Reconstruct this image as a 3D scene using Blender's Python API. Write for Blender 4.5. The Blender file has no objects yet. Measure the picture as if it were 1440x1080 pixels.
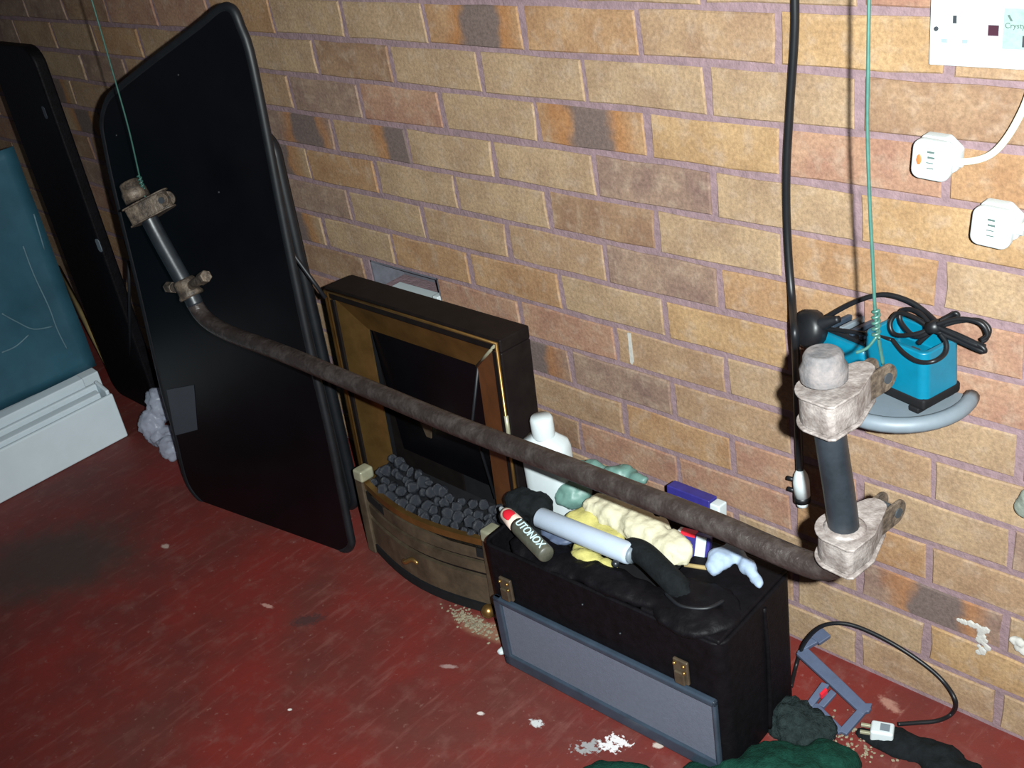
import bpy, bmesh, math, random
from mathutils import Vector, Matrix, Quaternion, noise
random.seed(7)
S = bpy.context.scene
COL = S.collection

# ---------------------------------------------------------------- camera, world, flash, exposure
cd = bpy.data.cameras.new('camera')
cam = bpy.data.objects.new('camera', cd); COL.objects.link(cam)
cd.sensor_width = 36.0; cd.sensor_fit = 'HORIZONTAL'; cd.lens = 39.07
cd.clip_start = 0.02; cd.clip_end = 50
CX, CU, CF = Vector((0.7130, 0.6843, -0.1502)), Vector((-0.2440, 0.4429, 0.8627)), Vector((-0.6569, 0.5788, -0.4829))
cam.matrix_world = Matrix(((CX.x, CU.x, -CF.x, 1.6939), (CX.y, CU.y, -CF.y, -1.2413), (CX.z, CU.z, -CF.z, 1.3709), (0, 0, 0, 1)))
S.camera = cam
w = bpy.data.worlds.new('world'); S.world = w; w.use_nodes = True
w.node_tree.nodes['Background'].inputs[0].default_value = (0.75, 0.85, 1.0, 1)
w.node_tree.nodes['Background'].inputs[1].default_value = 0.07
# the photographer's flash, a few centimetres to the right of the lens
ld = bpy.data.lights.new('camera_flash', 'SPOT'); ld.energy = 315; ld.color = (0.93, 1.0, 1.0)
ld.shadow_soft_size = 0.009; ld.spot_size = math.radians(108); ld.spot_blend = 1.0
fl = bpy.data.objects.new('camera_flash', ld); COL.objects.link(fl)
fl.location = Vector((1.6939, -1.2413, 1.3709)) + CX * 0.060 + CU * 0.012
fl.rotation_euler = (Vector((0.72, 0.0, 0.50)) - fl.location).to_track_quat('-Z', 'Y').to_euler()
S.view_settings.view_transform = 'Standard'; S.view_settings.look = 'None'
S.view_settings.exposure = 0.0; S.view_settings.gamma = 1.0
S.view_settings.use_curve_mapping = False

# ---------------------------------------------------------------- materials
def lin(c):
    return tuple(((x / 12.92) if x <= 0.04045 else ((x + 0.055) / 1.055) ** 2.4) for x in c)
def srgb(r, g, b): return lin((r / 255, g / 255, b / 255))

def nn(t, typ, **kw):
    n = t.nodes.new(typ)
    for k, v in kw.items():
        if k in n.inputs: n.inputs[k].default_value = v
        else: setattr(n, k, v)
    return n

def mat(name, col, rough=0.6, metal=0.0, var=0.25, scale=30.0, bump=0.0, col2=None, spec=0.5, trans=0.0, coat=0.0, detail=6.0, thr=None):
    m = bpy.data.materials.new(name); m.use_nodes = True
    t = m.node_tree; b = t.nodes['Principled BSDF']
    b.inputs['Roughness'].default_value = rough; b.inputs['Metallic'].default_value = metal
    b.inputs['Specular IOR Level'].default_value = spec
    if trans: b.inputs['Transmission Weight'].default_value = trans
    if coat: b.inputs['Coat Weight'].default_value = coat
    tc = nn(t, 'ShaderNodeTexCoord')
    nz = nn(t, 'ShaderNodeTexNoise', Scale=scale, Detail=detail, Roughness=0.65)
    t.links.new(tc.outputs['Object'], nz.inputs['Vector'])
    rp = t.nodes.new('ShaderNodeValToRGB')
    a, c = thr if thr else (0.3, 0.7)
    rp.color_ramp.elements[0].position = a; rp.color_ramp.elements[1].position = c
    c2 = col2 if col2 else tuple(min(1, x * (1 + var)) for x in col)
    c1 = col if col2 else tuple(x * (1 - var) for x in col)
    rp.color_ramp.elements[0].color = (*c1, 1); rp.color_ramp.elements[1].color = (*c2, 1)
    t.links.new(nz.outputs['Fac'], rp.inputs[0]); t.links.new(rp.outputs[0], b.inputs['Base Color'])
    if bump:
        bp = nn(t, 'ShaderNodeBump', Strength=bump, Distance=0.004)
        nz2 = nn(t, 'ShaderNodeTexNoise', Scale=scale * 3, Detail=8.0)
        t.links.new(tc.outputs['Object'], nz2.inputs['Vector'])
        t.links.new(nz2.outputs['Fac'], bp.inputs['Height']); t.links.new(bp.outputs[0], b.inputs['Normal'])
    return m

def brick_material():
    m = bpy.data.materials.new('brick_clay'); m.use_nodes = True
    t = m.node_tree; b = t.nodes['Principled BSDF']; L = t.links
    b.inputs['Roughness'].default_value = 0.92; b.inputs['Specular IOR Level'].default_value = 0.2
    oi = nn(t, 'ShaderNodeObjectInfo'); tc = nn(t, 'ShaderNodeTexCoord')
    off = nn(t, 'ShaderNodeVectorMath', operation='SCALE'); off.inputs['Scale'].default_value = 37.0
    cb = nn(t, 'ShaderNodeCombineXYZ')
    L.new(oi.outputs['Random'], cb.inputs[0]); L.new(oi.outputs['Random'], cb.inputs[2]); L.new(cb.outputs[0], off.inputs[0])
    ad = nn(t, 'ShaderNodeVectorMath', operation='ADD')
    L.new(tc.outputs['Object'], ad.inputs[0]); L.new(off.outputs[0], ad.inputs[1])
    big = nn(t, 'ShaderNodeTexNoise', Scale=14.0, Detail=3.0); L.new(ad.outputs[0], big.inputs['Vector'])
    fine = nn(t, 'ShaderNodeTexNoise', Scale=160.0, Detail=6.0, Roughness=0.7); L.new(ad.outputs[0], fine.inputs['Vector'])
    med = nn(t, 'ShaderNodeTexNoise', Scale=38.0, Detail=4.0); L.new(ad.outputs[0], med.inputs['Vector'])
    # kiln band: centre coded in the alpha of the object colour
    sx = nn(t, 'ShaderNodeSeparateXYZ'); L.new(tc.outputs['Object'], sx.inputs[0])
    u = nn(t, 'ShaderNodeMath', operation='DIVIDE'); u.inputs[1].default_value = 0.1075; L.new(sx.outputs[0], u.inputs[0])
    wob = nn(t, 'ShaderNodeMath', operation='MULTIPLY_ADD'); wob.inputs[1].default_value = 0.7; wob.inputs[2].default_value = -0.35
    L.new(big.outputs['Fac'], wob.inputs[0])
    u2 = nn(t, 'ShaderNodeMath', operation='ADD'); L.new(u.outputs[0], u2.inputs[0]); L.new(wob.outputs[0], u2.inputs[1])
    cen = nn(t, 'ShaderNodeMath', operation='MULTIPLY_ADD'); cen.inputs[1].default_value = 2.0; cen.inputs[2].default_value = -1.0
    L.new(oi.outputs['Alpha'], cen.inputs[0])
    d = nn(t, 'ShaderNodeMath', operation='SUBTRACT'); L.new(u2.outputs[0], d.inputs[0]); L.new(cen.outputs[0], d.inputs[1])
    ab = nn(t, 'ShaderNodeMath', operation='ABSOLUTE'); L.new(d.outputs[0], ab.inputs[0])
    def sm(a, c, src):
        r = nn(t, 'ShaderNodeMapRange', interpolation_type='SMOOTHSTEP')
        r.inputs['From Min'].default_value = a; r.inputs['From Max'].default_value = c
        r.inputs['To Min'].default_value = 1.0; r.inputs['To Max'].default_value = 0.0
        L.new(src, r.inputs['Value']); return r.outputs['Result']
    on = nn(t, 'ShaderNodeMath', operation='LESS_THAN'); on.inputs[1].default_value = 0.95; L.new(oi.outputs['Alpha'], on.inputs[0])
    core = nn(t, 'ShaderNodeMath', operation='MULTIPLY'); L.new(sm(0.28, 0.48, ab.outputs[0]), core.inputs[0]); L.new(on.outputs[0], core.inputs[1])
    halo = nn(t, 'ShaderNodeMath', operation='MULTIPLY'); L.new(sm(0.45, 0.85, ab.outputs[0]), halo.inputs[0]); L.new(on.outputs[0], halo.inputs[1])
    def mix(fac, a, c, bl='MIX'):
        n = nn(t, 'ShaderNodeMix', data_type='RGBA', blend_type=bl)
        for s, v in ((0, fac), (6, a), (7, c)):
            if hasattr(v, 'is_linked'): L.new(v, n.inputs[s])
            else: n.inputs[s].default_value = v if s == 0 else (*v, 1)
        return n.outputs[2]
    def ramp(src, a, c):
        r = nn(t, 'ShaderNodeMapRange'); r.inputs['From Min'].default_value = a; r.inputs['From Max'].default_value = c
        L.new(src, r.inputs['Value']); return r.outputs['Result']
    base = oi.outputs['Color']
    bright = mix(0.4, base, srgb(170, 144, 112))
    dark = mix(0.35, base, srgb(104, 76, 60))
    c = mix(ramp(big.outputs['Fac'], 0.3, 0.72), bright, dark)
    c = mix(ramp(med.outputs['Fac'], 0.5, 0.9), c, srgb(160, 140, 122))
    h2 = nn(t, 'ShaderNodeMath', operation='MULTIPLY'); h2.inputs[1].default_value = 0.65; L.new(halo.outputs[0], h2.inputs[0])
    c = mix(h2.outputs[0], c, srgb(148, 98, 56))
    k2 = nn(t, 'ShaderNodeMath', operation='MULTIPLY'); k2.inputs[1].default_value = 0.85; L.new(core.outputs[0], k2.inputs[0])
    c = mix(k2.outputs[0], c, srgb(92, 84, 84))
    g = nn(t, 'ShaderNodeMapRange'); g.inputs['From Min'].default_value = 0.3; g.inputs['From Max'].default_value = 0.75
    g.inputs['To Min'].default_value = 0.66; g.inputs['To Max'].default_value = 1.28; L.new(fine.outputs['Fac'], g.inputs['Value'])
    gc = nn(t, 'ShaderNodeCombineXYZ')
    for i in range(3): L.new(g.outputs['Result'], gc.inputs[i])
    c = mix(1.0, c, gc.outputs[0], 'MULTIPLY')
    L.new(c, b.inputs['Base Color'])
    bp = nn(t, 'ShaderNodeBump', Strength=0.35, Distance=0.003)
    L.new(fine.outputs['Fac'], bp.inputs['Height']); L.new(bp.outputs[0], b.inputs['Normal'])
    return m

def floor_material():
    m = bpy.data.materials.new('red_floor_paint'); m.use_nodes = True
    t = m.node_tree; b = t.nodes['Principled BSDF']; L = t.links
    b.inputs['Roughness'].default_value = 0.62; b.inputs['Specular IOR Level'].default_value = 0.3
    tc = nn(t, 'ShaderNodeTexCoord')
    def nz(s, d=5.0, r=0.6):
        n = nn(t, 'ShaderNodeTexNoise', Scale=s, Detail=d, Roughness=r); L.new(tc.outputs['Object'], n.inputs['Vector']); return n.outputs['Fac']
    def streak():
        mp = nn(t, 'ShaderNodeMapping'); mp.inputs['Scale'].default_value = (60, 9, 1); L.new(tc.outputs['Object'], mp.inputs['Vector'])
        n = nn(t, 'ShaderNodeTexNoise', Scale=1.0, Detail=5.0, Roughness=0.65); L.new(mp.outputs[0], n.inputs['Vector']); return n.outputs['Fac']
    def ramp(src, a, c):
        r = nn(t, 'ShaderNodeMapRange', interpolation_type='SMOOTHSTEP'); r.inputs['From Min'].default_value = a; r.inputs['From Max'].default_value = c
        L.new(src, r.inputs['Value']); return r.outputs['Result']
    def mul(a, k):
        n = nn(t, 'ShaderNodeMath', operation='MULTIPLY'); L.new(a, n.inputs[0])
        if hasattr(k, 'is_linked'): L.new(k, n.inputs[1])
        else: n.inputs[1].default_value = k
        return n.outputs[0]
    def mix(fac, a, c):
        n = nn(t, 'ShaderNodeMix', data_type='RGBA')
        for s, v in ((0, fac), (6, a), (7, c)):
            if hasattr(v, 'is_linked'): L.new(v, n.inputs[s])
            else: n.inputs[s].default_value = v if s == 0 else (*v, 1)
        return n.outputs[2]
    def blob(x, y, rx, ry, ang, soft=0.6, wob=0.9):
        # a worn patch of its own shape at one place on the floor
        mp = nn(t, 'ShaderNodeMapping', vector_type='TEXTURE')
        mp.inputs['Location'].default_value = (x, y, 0); mp.inputs['Rotation'].default_value = (0, 0, ang); mp.inputs['Scale'].default_value = (rx, ry, 1)
        L.new(tc.outputs['Object'], mp.inputs['Vector'])
        ln = nn(t, 'ShaderNodeVectorMath', operation='LENGTH'); L.new(mp.outputs[0], ln.inputs[0])
        n2 = nn(t, 'ShaderNodeMath', operation='MULTIPLY_ADD'); n2.inputs[1].default_value = wob * 2; n2.inputs[2].default_value = -wob
        L.new(nz(130 if rx < 0.06 else 18), n2.inputs[0])
        s = nn(t, 'ShaderNodeMath', operation='ADD'); L.new(ln.outputs['Value'], s.inputs[0]); L.new(n2.outputs[0], s.inputs[1])
        r = nn(t, 'ShaderNodeMapRange', interpolation_type='SMOOTHSTEP')
        r.inputs['From Min'].default_value = 1 - soft; r.inputs['From Max'].default_value = 1.0; r.inputs['To Min'].default_value = 1; r.inputs['To Max'].default_value = 0
        L.new(s.outputs[0], r.inputs['Value']); return r.outputs['Result']
    c = mix(ramp(nz(5.0), 0.3, 0.7), srgb(110, 36, 31), srgb(88, 38, 34))
    c = mix(mul(ramp(nz(2.3), 0.42, 0.72), 0.7), c, srgb(84, 50, 44))
    c = mix(mul(ramp(nz(22.0, 7), 0.50, 0.76), 0.55), c, srgb(112, 70, 64))
    c = mix(mul(ramp(streak(), 0.52, 0.75), 0.5), c, srgb(122, 76, 70))
    c = mix(mul(ramp(nz(70.0, 6), 0.60, 0.8), 0.7), c, srgb(140, 106, 98))
    p = (-0.5507, -0.6929, 0.0000); c = mix(mul(blob(p[0], p[1], 0.30, 0.20, 0.6, 0.7, 0.4), 0.75), c, srgb(56, 52, 46))
    p = (0.1127, -0.4712, 0.0000); c = mix(mul(blob(p[0], p[1], 0.045, 0.02, 0.9, 0.6), 0.8), c, srgb(60, 42, 42))
    p = (0.4329, -0.2844, 0.0000); c = mix(mul(blob(p[0], p[1], 0.10, 0.03, 0.2, 0.7), 0.5), c, srgb(150, 120, 95))
    p = (0.7615, -0.3877, -0.0000); c = mix(blob(p[0], p[1], 0.026, 0.014, 0.9, 0.4, 2.4), c, srgb(140, 138, 138))
    p = (0.7891, -0.3534, 0.0000); c = mix(blob(p[0], p[1], 0.020, 0.012, 0.2, 0.3, 2.2), c, srgb(205, 200, 200))
    p = (0.7854, -0.3704, 0.0000); c = mix(blob(p[0], p[1], 0.016, 0.010, 0.2, 0.3, 2.0), c, srgb(205, 200, 200))
    p = (0.6569, -0.4024, 0.0000); c = mix(blob(p[0], p[1], 0.013, 0.009, 0.2, 0.4, 1.2), c, srgb(185, 185, 185))
    p = (0.4365, -0.3971, 0.0000); c = mix(mul(blob(p[0], p[1], 0.020, 0.006, 0.5, 0.5, 0.6), 0.4), c, srgb(190, 170, 165))
    p = (0.8464, -0.3226, 0.0000); c = mix(mul(blob(p[0], p[1], 0.012, 0.007, 0.5, 0.5, 0.6), 0.7), c, srgb(200, 190, 180))
    p = (0.5639, -0.4421, 0.0000); c = mix(mul(blob(p[0], p[1], 0.008, 0.005, 0.5, 0.5, 0.6), 0.8), c, srgb(210, 200, 195))
    p = (0.2791, -0.6351, 0.0000); c = mix(mul(blob(p[0], p[1], 0.005, 0.004, 0.5, 0.5, 0.6), 0.9), c, srgb(220, 215, 210))
    p = (0.0065, -0.4932, 0.0000); c = mix(mul(blob(p[0], p[1], 0.020, 0.006, 0.2, 0.5, 0.6), 0.6), c, srgb(190, 150, 140))
    p = (-0.3651, -0.5079, 0.0000); c = mix(mul(blob(p[0], p[1], 0.014, 0.009, 0.2, 0.5, 0.6), 0.7), c, srgb(185, 165, 155))
    p = (1.0897, -0.0434, 0.0000); c = mix(mul(blob(p[0], p[1], 0.03, 0.012, -0.3, 0.7, 0.7), 0.5), c, srgb(180, 140, 125))
    L.new(c, b.inputs['Base Color'])
    bp = nn(t, 'ShaderNodeBump', Strength=0.25, Distance=0.004); L.new(nz(45.0, 8), bp.inputs['Height']); L.new(bp.outputs[0], b.inputs['Normal'])
    return m

M = {}
M['brick'] = brick_material()
M['mortar'] = mat('mortar', srgb(128, 107, 111), 0.95, var=0.2, scale=60, bump=0.5, spec=0.1)
M['floor'] = floor_material()
M['plaster'] = mat('ceiling_board', srgb(150, 145, 135), 0.9, var=0.1)
M['gloss_black'] = mat('black_gloss_skin', (0.002, 0.002, 0.003), 0.3, var=0.3, scale=8, spec=0.25)
M['rubber'] = mat('black_rubber', (0.006, 0.007, 0.009), 0.5, var=0.3, scale=40, spec=0.4)
M['vinyl'] = mat('black_leathercloth', (0.0035, 0.003, 0.004), 0.55, var=0.4, scale=60, bump=0.2, spec=0.12)
M['matt_black'] = mat('matt_black', (0.005, 0.005, 0.006), 0.75, var=0.3, scale=30, spec=0.25)
M['bar_steel'] = mat('rusty_dark_steel', (0.030, 0.022, 0.020), 0.40, 0.3, scale=45, bump=0.5, col2=(0.075, 0.062, 0.058), thr=(0.45, 0.8))
M['bar_paint'] = mat('black_bar_sleeve', (0.012, 0.015, 0.019), 0.38, 0.0, scale=18, bump=0.1, var=0.5)
M['dirty_steel'] = mat('dusty_zinc_steel', srgb(92, 82, 78), 0.65, 0.1, scale=55, bump=0.4, col2=srgb(140, 132, 128), thr=(0.35, 0.65))
M['grimy_steel'] = mat('grimy_steel', srgb(54, 46, 40), 0.55, 0.15, scale=70, bump=0.4, col2=srgb(112, 98, 84), thr=(0.4, 0.7))
M['bush'] = mat('grey_perished_rubber', srgb(74, 73, 75), 0.85, scale=50, bump=0.4, col2=srgb(110, 102, 100), thr=(0.35, 0.7))
M['wire'] = mat('green_coated_wire', srgb(50, 84, 76), 0.4, 0.1, var=0.2, scale=90)
M['cable'] = mat('black_cable_rubber', (0.007, 0.0075, 0.009), 0.42, var=0.2, spec=0.35)
M['white_plastic'] = mat('white_plastic', srgb(186, 194, 196), 0.45, var=0.05, scale=20)
M['white_upvc'] = mat('white_painted_plastic', srgb(205, 216, 222), 0.5, var=0.04, scale=14)
M['cream_cable'] = mat('cream_cable', srgb(208, 208, 188), 0.5, var=0.05)
M['switch_red'] = mat('dark_maroon_rocker', srgb(58, 30, 42), 0.4, var=0.1)
M['hole'] = mat('dark_slot', (0.02, 0.025, 0.03), 0.8, var=0.1)
M['shutter'] = mat('grey_shutter', srgb(128, 142, 146), 0.5, var=0.06)
M['sticker'] = mat('grey_green_label', srgb(128, 150, 142), 0.55, var=0.15, scale=120)
M['ink'] = mat('label_ink', srgb(74, 90, 86), 0.6, var=0.1)
M['orange'] = mat('orange_fuse_dot', srgb(200, 104, 56), 0.5, var=0.15, scale=60)
M['teal'] = mat('teal_plastic', srgb(0, 100, 126), 0.38, var=0.12, scale=25)
M['tray_grey'] = mat('blue_grey_plastic', srgb(104, 114, 122), 0.5, var=0.08, scale=30)
M['brass'] = mat('aged_brass', (0.30, 0.17, 0.055), 0.34, 0.85, var=0.35, scale=14)
M['brass_red'] = mat('reddish_brass', (0.30, 0.11, 0.04), 0.4, 0.75, var=0.3, scale=14)
M['brass_dull'] = mat('dull_brass', (0.085, 0.062, 0.040), 0.5, 0.4, var=0.45, scale=22)
M['brass_pale'] = mat('pale_brass_corner', (0.30, 0.29, 0.20), 0.45, 0.3, var=0.2, scale=40)
M['black_brown'] = mat('brown_black_enamel', (0.007, 0.005, 0.005), 0.5, var=0.3, scale=30, spec=0.12)
M['coal'] = mat('imitation_coal', (0.022, 0.025, 0.033), 0.4, var=0.6, scale=60, bump=0.6)
M['tray_panel'] = mat('grey_felt_panel', srgb(88, 92, 106), 0.75, var=0.08, scale=160, bump=0.15)
M['tray_rim'] = mat('dark_blue_grey_rim', srgb(48, 58, 70), 0.32, var=0.2, scale=30)
M['cream'] = mat('cream_cotton', srgb(186, 180, 154), 0.85, var=0.08, scale=60, bump=0.3)
M['yellow'] = mat('yellow_duster', srgb(172, 164, 96), 0.85, var=0.1, scale=60, bump=0.3)
M['green_glove'] = mat('pale_green_latex', srgb(92, 124, 116), 0.5, var=0.15, scale=30, bump=0.1)
M['blue_cloth'] = mat('light_blue_cloth', srgb(140, 156, 178), 0.75, var=0.12, scale=40, bump=0.2)
M['navy'] = mat('navy_print', srgb(44, 40, 112), 0.45, var=0.2, scale=50)
M['red'] = mat('red_print', srgb(206, 30, 48), 0.5, var=0.1)
M['olive'] = mat('olive_grey_label', srgb(72, 72, 62), 0.45, var=0.25, scale=60)
M['tube_cream'] = mat('tube_shoulder', srgb(205, 184, 170), 0.5, var=0.1)
M['silver'] = mat('silver_letters', srgb(196, 222, 228), 0.35, var=0.05)
M['caulk'] = mat('milky_blue_white_plastic', srgb(168, 180, 196), 0.4, var=0.04)
M['dark_green'] = mat('green_knit_cloth', srgb(16, 52, 42), 0.95, var=0.35, scale=120, bump=0.6, spec=0.1)
M['dark_fleece'] = mat('dark_grey_green_fleece', srgb(34, 42, 42), 0.98, var=0.45, scale=120, bump=0.8, spec=0.05)
M['black_cloth'] = mat('black_cloth', srgb(16, 19, 21), 0.9, var=0.4, scale=60, bump=0.5, spec=0.15)
M['clip_blue'] = mat('slate_blue_plastic', srgb(72, 82, 104), 0.55, var=0.12, scale=40)
M['blue_sheet'] = mat('blue_sheeting', srgb(44, 84, 100), 0.45, var=0.25, scale=6, bump=0.1)
M['blue_crease'] = mat('pale_crease', srgb(86, 116, 128), 0.5, var=0.15)
M['timber'] = mat('pale_softwood', srgb(150, 130, 86), 0.8, var=0.2, scale=20)
M['patch'] = mat('grey_sheen_paint', srgb(54, 58, 66), 0.5, var=0.08)
M['crumb'] = mat('plaster_crumb', srgb(128, 118, 98), 0.95, var=0.2, scale=80)
M['stone'] = mat('grey_green_foam', srgb(116, 122, 112), 0.9, var=0.15, scale=60, bump=0.4)
M['lime'] = mat('lime_bloom', srgb(168, 166, 160), 0.95, var=0.12, scale=120)
M['vent_dark'] = mat('vent_recess', srgb(88, 88, 96), 0.8, var=0.2, scale=60)
bag = bpy.data.materials.new('clear_polythene'); bag.use_nodes = True
bb = bag.node_tree.nodes['Principled BSDF']; bb.inputs['Base Color'].default_value = (*srgb(190, 196, 214), 1); bb.inputs['Roughness'].default_value = 0.3
bb.inputs['Alpha'].default_value = 0.38
M['bag'] = bag

# ---------------------------------------------------------------- mesh helpers
def V(*a): return Vector(a)
def link(name, bm, m, parent=None, smooth=False, bevel=0.0, seg=2, sub=0, angle=None):
    me = bpy.data.meshes.new(name)
    bmesh.ops.recalc_face_normals(bm, faces=bm.faces)
    bm.to_mesh(me); bm.free()
    o = bpy.data.objects.new(name, me); COL.objects.link(o)
    me.materials.append(M[m] if isinstance(m, str) else m)
    if smooth:
        for p in me.polygons: p.use_smooth = True
    if parent: o.parent = parent
    if bevel:
        md = o.modifiers.new('edge', 'BEVEL'); md.width = bevel; md.segments = seg; md.limit_method = 'ANGLE'; md.angle_limit = math.radians(35)
        for p in me.polygons: p.use_smooth = True
        wn = o.modifiers.new('normals', 'WEIGHTED_NORMAL'); wn.keep_sharp = True
    if sub:
        md = o.modifiers.new('round', 'SUBSURF'); md.levels = sub; md.render_levels = sub
    return o
def thing(name, label, cat, loc=(0, 0, 0), rot=(0, 0, 0), group=None):
    o = bpy.data.objects.new(name, None); COL.objects.link(o)
    o.empty_display_size = 0.02
    o.location = loc; o.rotation_euler = rot
    o['label'] = label; o['category'] = cat
    if group: o['group'] = group
    return o
def tag(o, label, cat, group=None):
    o['label'] = label; o['category'] = cat
    if group: o['group'] = group
    return o
def box(bm, c, s, rot=None):
    mtx = Matrix.Translation(c)
    if rot is not None: mtx = mtx @ rot.to_4x4()
    bmesh.ops.create_cube(bm, size=1.0, matrix=mtx @ Matrix.Diagonal((*s, 1)))
def boxo(name, lo, hi, m, parent=None, bevel=0.0, seg=2):
    bm = bmesh.new(); lo = Vector(lo); hi = Vector(hi)
    box(bm, (lo + hi) / 2, hi - lo)
    return link(name, bm, m, parent, bevel=bevel, seg=seg)
def spline(pts, n=8, closed=False):
    P = [Vector(p) for p in pts]; out = []; N = len(P)
    rng = range(N if closed else N - 1)
    for i in rng:
        if closed: a, b, c, d = P[i - 1], P[i], P[(i + 1) % N], P[(i + 2) % N]
        else: a, b, c, d = P[max(i - 1, 0)], P[i], P[i + 1], P[min(i + 2, N - 1)]
        for k in range(n):
            t = k / n
            out.append(0.5 * ((2 * b) + (c - a) * t + (2 * a - 5 * b + 4 * c - d) * t * t + (3 * b - a - 3 * c + d) * t ** 3))
    if not closed: out.append(P[-1])
    return out
def tube(bm, pts, r, seg=10, closed=False, caps=True):
    P = [Vector(p) for p in pts]; N = len(P); rings = []; up = None
    for i, p in enumerate(P):
        if closed: tg = P[(i + 1) % N] - P[i - 1]
        else: tg = P[min(i + 1, N - 1)] - P[max(i - 1, 0)]
        tg.normalize()
        if up is None:
            up = Vector((0, 0, 1)) if abs(tg.z) < 0.9 else Vector((0, 1, 0))
        up = (up - tg * up.dot(tg)).normalized(); sd = tg.cross(up)
        rr = r[i] if isinstance(r, (list, tuple)) else r
        rings.append([bm.verts.new(p + (up * math.cos(2 * math.pi * k / seg) + sd * math.sin(2 * math.pi * k / seg)) * rr) for k in range(seg)])
    for i in range(N if closed else N - 1):
        a, b = rings[i], rings[(i + 1) % N]
        for k in range(seg): bm.faces.new((a[k], a[(k + 1) % seg], b[(k + 1) % seg], b[k]))
    if caps and not closed:
        bm.faces.new(rings[0][::-1]); bm.faces.new(rings[-1])
def tubeo(name, pts, r, m, parent=None, seg=10, n=8, closed=False):
    bm = bmesh.new(); tube(bm, spline(pts, n, closed), r, seg, closed)
    return link(name, bm, m, parent, smooth=True)
def lathe(bm, prof, mtx=Matrix.Identity(4), seg=20):
    rings = []
    for r, z in prof:
        rings.append([bm.verts.new(mtx @ Vector((max(r, 1e-5) * math.cos(2 * math.pi * k / seg), max(r, 1e-5) * math.sin(2 * math.pi * k / seg), z))) for k in range(seg)])
    for a, b in zip(rings, rings[1:]):
        for k in range(seg): bm.faces.new((a[k], a[(k + 1) % seg], b[(k + 1) % seg], b[k]))
    bm.faces.new(rings[0][::-1]); bm.faces.new(rings[-1])
def prism(bm, outline, ax, thick):
    # outline: 3D points of a flat polygon; ax: direction it is thickened along
    ax = Vector(ax).normalized() * thick
    a = [bm.verts.new(Vector(p)) for p in outline]; b = [bm.verts.new(Vector(p) + ax) for p in outline]
    bm.faces.new(a); bm.faces.new(b[::-1]); n = len(a)
    for i in range(n): bm.faces.new((a[i], b[i], b[(i + 1) % n], a[(i + 1) % n]))
def rrect(w, h, r, seg=5):
    out = []
    for cx, cy, a0 in ((w / 2 - r, h / 2 - r, 0), (-w / 2 + r, h / 2 - r, 90), (-w / 2 + r, -h / 2 + r, 180), (w / 2 - r, -h / 2 + r, 270)):
        for k in range(seg + 1):
            a = math.radians(a0 + 90 * k / seg); out.append((cx + r * math.cos(a), cy + r * math.sin(a)))
    return out
def frame(z, x=None):
    z = Vector(z).normalized(); x = Vector(x) if x is not None else (Vector((1, 0, 0)) if abs(z.x) < 0.9 else Vector((0, 1, 0)))
    x = (x - z * x.dot(z)).normalized(); y = z.cross(x)
    return Matrix((x, y, z)).transposed()
def place(o, loc, z, x=None):
    o.matrix_world = Matrix.Translation(loc) @ frame(z, x).to_4x4()
def blobo(name, parts, m, parent=None, voxel=0.004, amp=0.004, freq=45, seed=0, smooth=2, folds=0.0):
    # parts: (centre, radii, rotation matrix or None) merged into one soft cloth-like skin
    bm = bmesh.new()
    for c, rad, rt in parts:
        mtx = Matrix.Translation(c) @ (rt.to_4x4() if rt is not None else Matrix.Identity(4)) @ Matrix.Diagonal((*rad, 1))
        bmesh.ops.create_icosphere(bm, subdivisions=3, radius=1.0, matrix=mtx)
    me = bpy.data.meshes.new(name + '_raw'); bm.to_mesh(me); bm.free()
    o = bpy.data.objects.new(name, me); COL.objects.link(o)
    rm = o.modifiers.new('skin', 'REMESH'); rm.mode = 'VOXEL'; rm.voxel_size = voxel
    s = o.modifiers.new('smooth', 'SMOOTH'); s.iterations = smooth; s.factor = 0.5
    dg = bpy.context.evaluated_depsgraph_get(); dg.update()
    me2 = bpy.data.meshes.new_from_object(o.evaluated_get(dg))
    o.modifiers.clear(); o.data = me2; me2.name = name; bpy.data.meshes.remove(me)
    off = Vector((seed * 3.1, seed * 1.7, seed * 2.3))
    vs = [v.co.copy() for v in me2.vertices]; ns = [v.normal.copy() for v in me2.vertices]
    for v, c, n in zip(me2.vertices, vs, ns):
        d = noise.noise(c * freq + off) * amp + noise.noise(c * freq * 2.7 + off) * amp * 0.4
        if folds: d += math.sin((c.x + c.y * 0.6 + 0.02 * noise.noise(c * 20)) * 160) * folds
        v.co = c + n * d
    for p in me2.polygons: p.use_smooth = True
    me2.materials.clear(); me2.materials.append(M[m])
    if parent: o.parent = parent
    return o
def texto(name, body, size, m, parent, mtx, ext=0.0004, align='CENTER'):
    cu = bpy.data.curves.new(name, 'FONT'); cu.body = body; cu.size = size; cu.extrude = ext; cu.align_x = align; cu.align_y = 'CENTER'
    tmp = bpy.data.objects.new(name, cu); COL.objects.link(tmp)
    dg = bpy.context.evaluated_depsgraph_get(); dg.update()
    me = bpy.data.meshes.new_from_object(tmp.evaluated_get(dg))
    bpy.data.objects.remove(tmp); bpy.data.curves.remove(cu)
    o = bpy.data.objects.new(name, me); COL.objects.link(o); me.materials.clear(); me.materials.append(M[m])
    o.parent = parent; o.matrix_local = mtx
    return o

# ---------------------------------------------------------------- the setting: floor, ceiling, brick wall
fo = boxo('floor', (-3.2, -3.4, -0.12), (2.6, 0.02, 0.0), 'floor'); fo['kind'] = 'structure'
ce = boxo('ceiling', (-3.2, -3.4, 2.3), (2.6, 0.25, 2.4), 'plaster'); ce['kind'] = 'structure'
VENT = (-0.1125, 0.1125, 7)
wb = bmesh.new()
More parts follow.
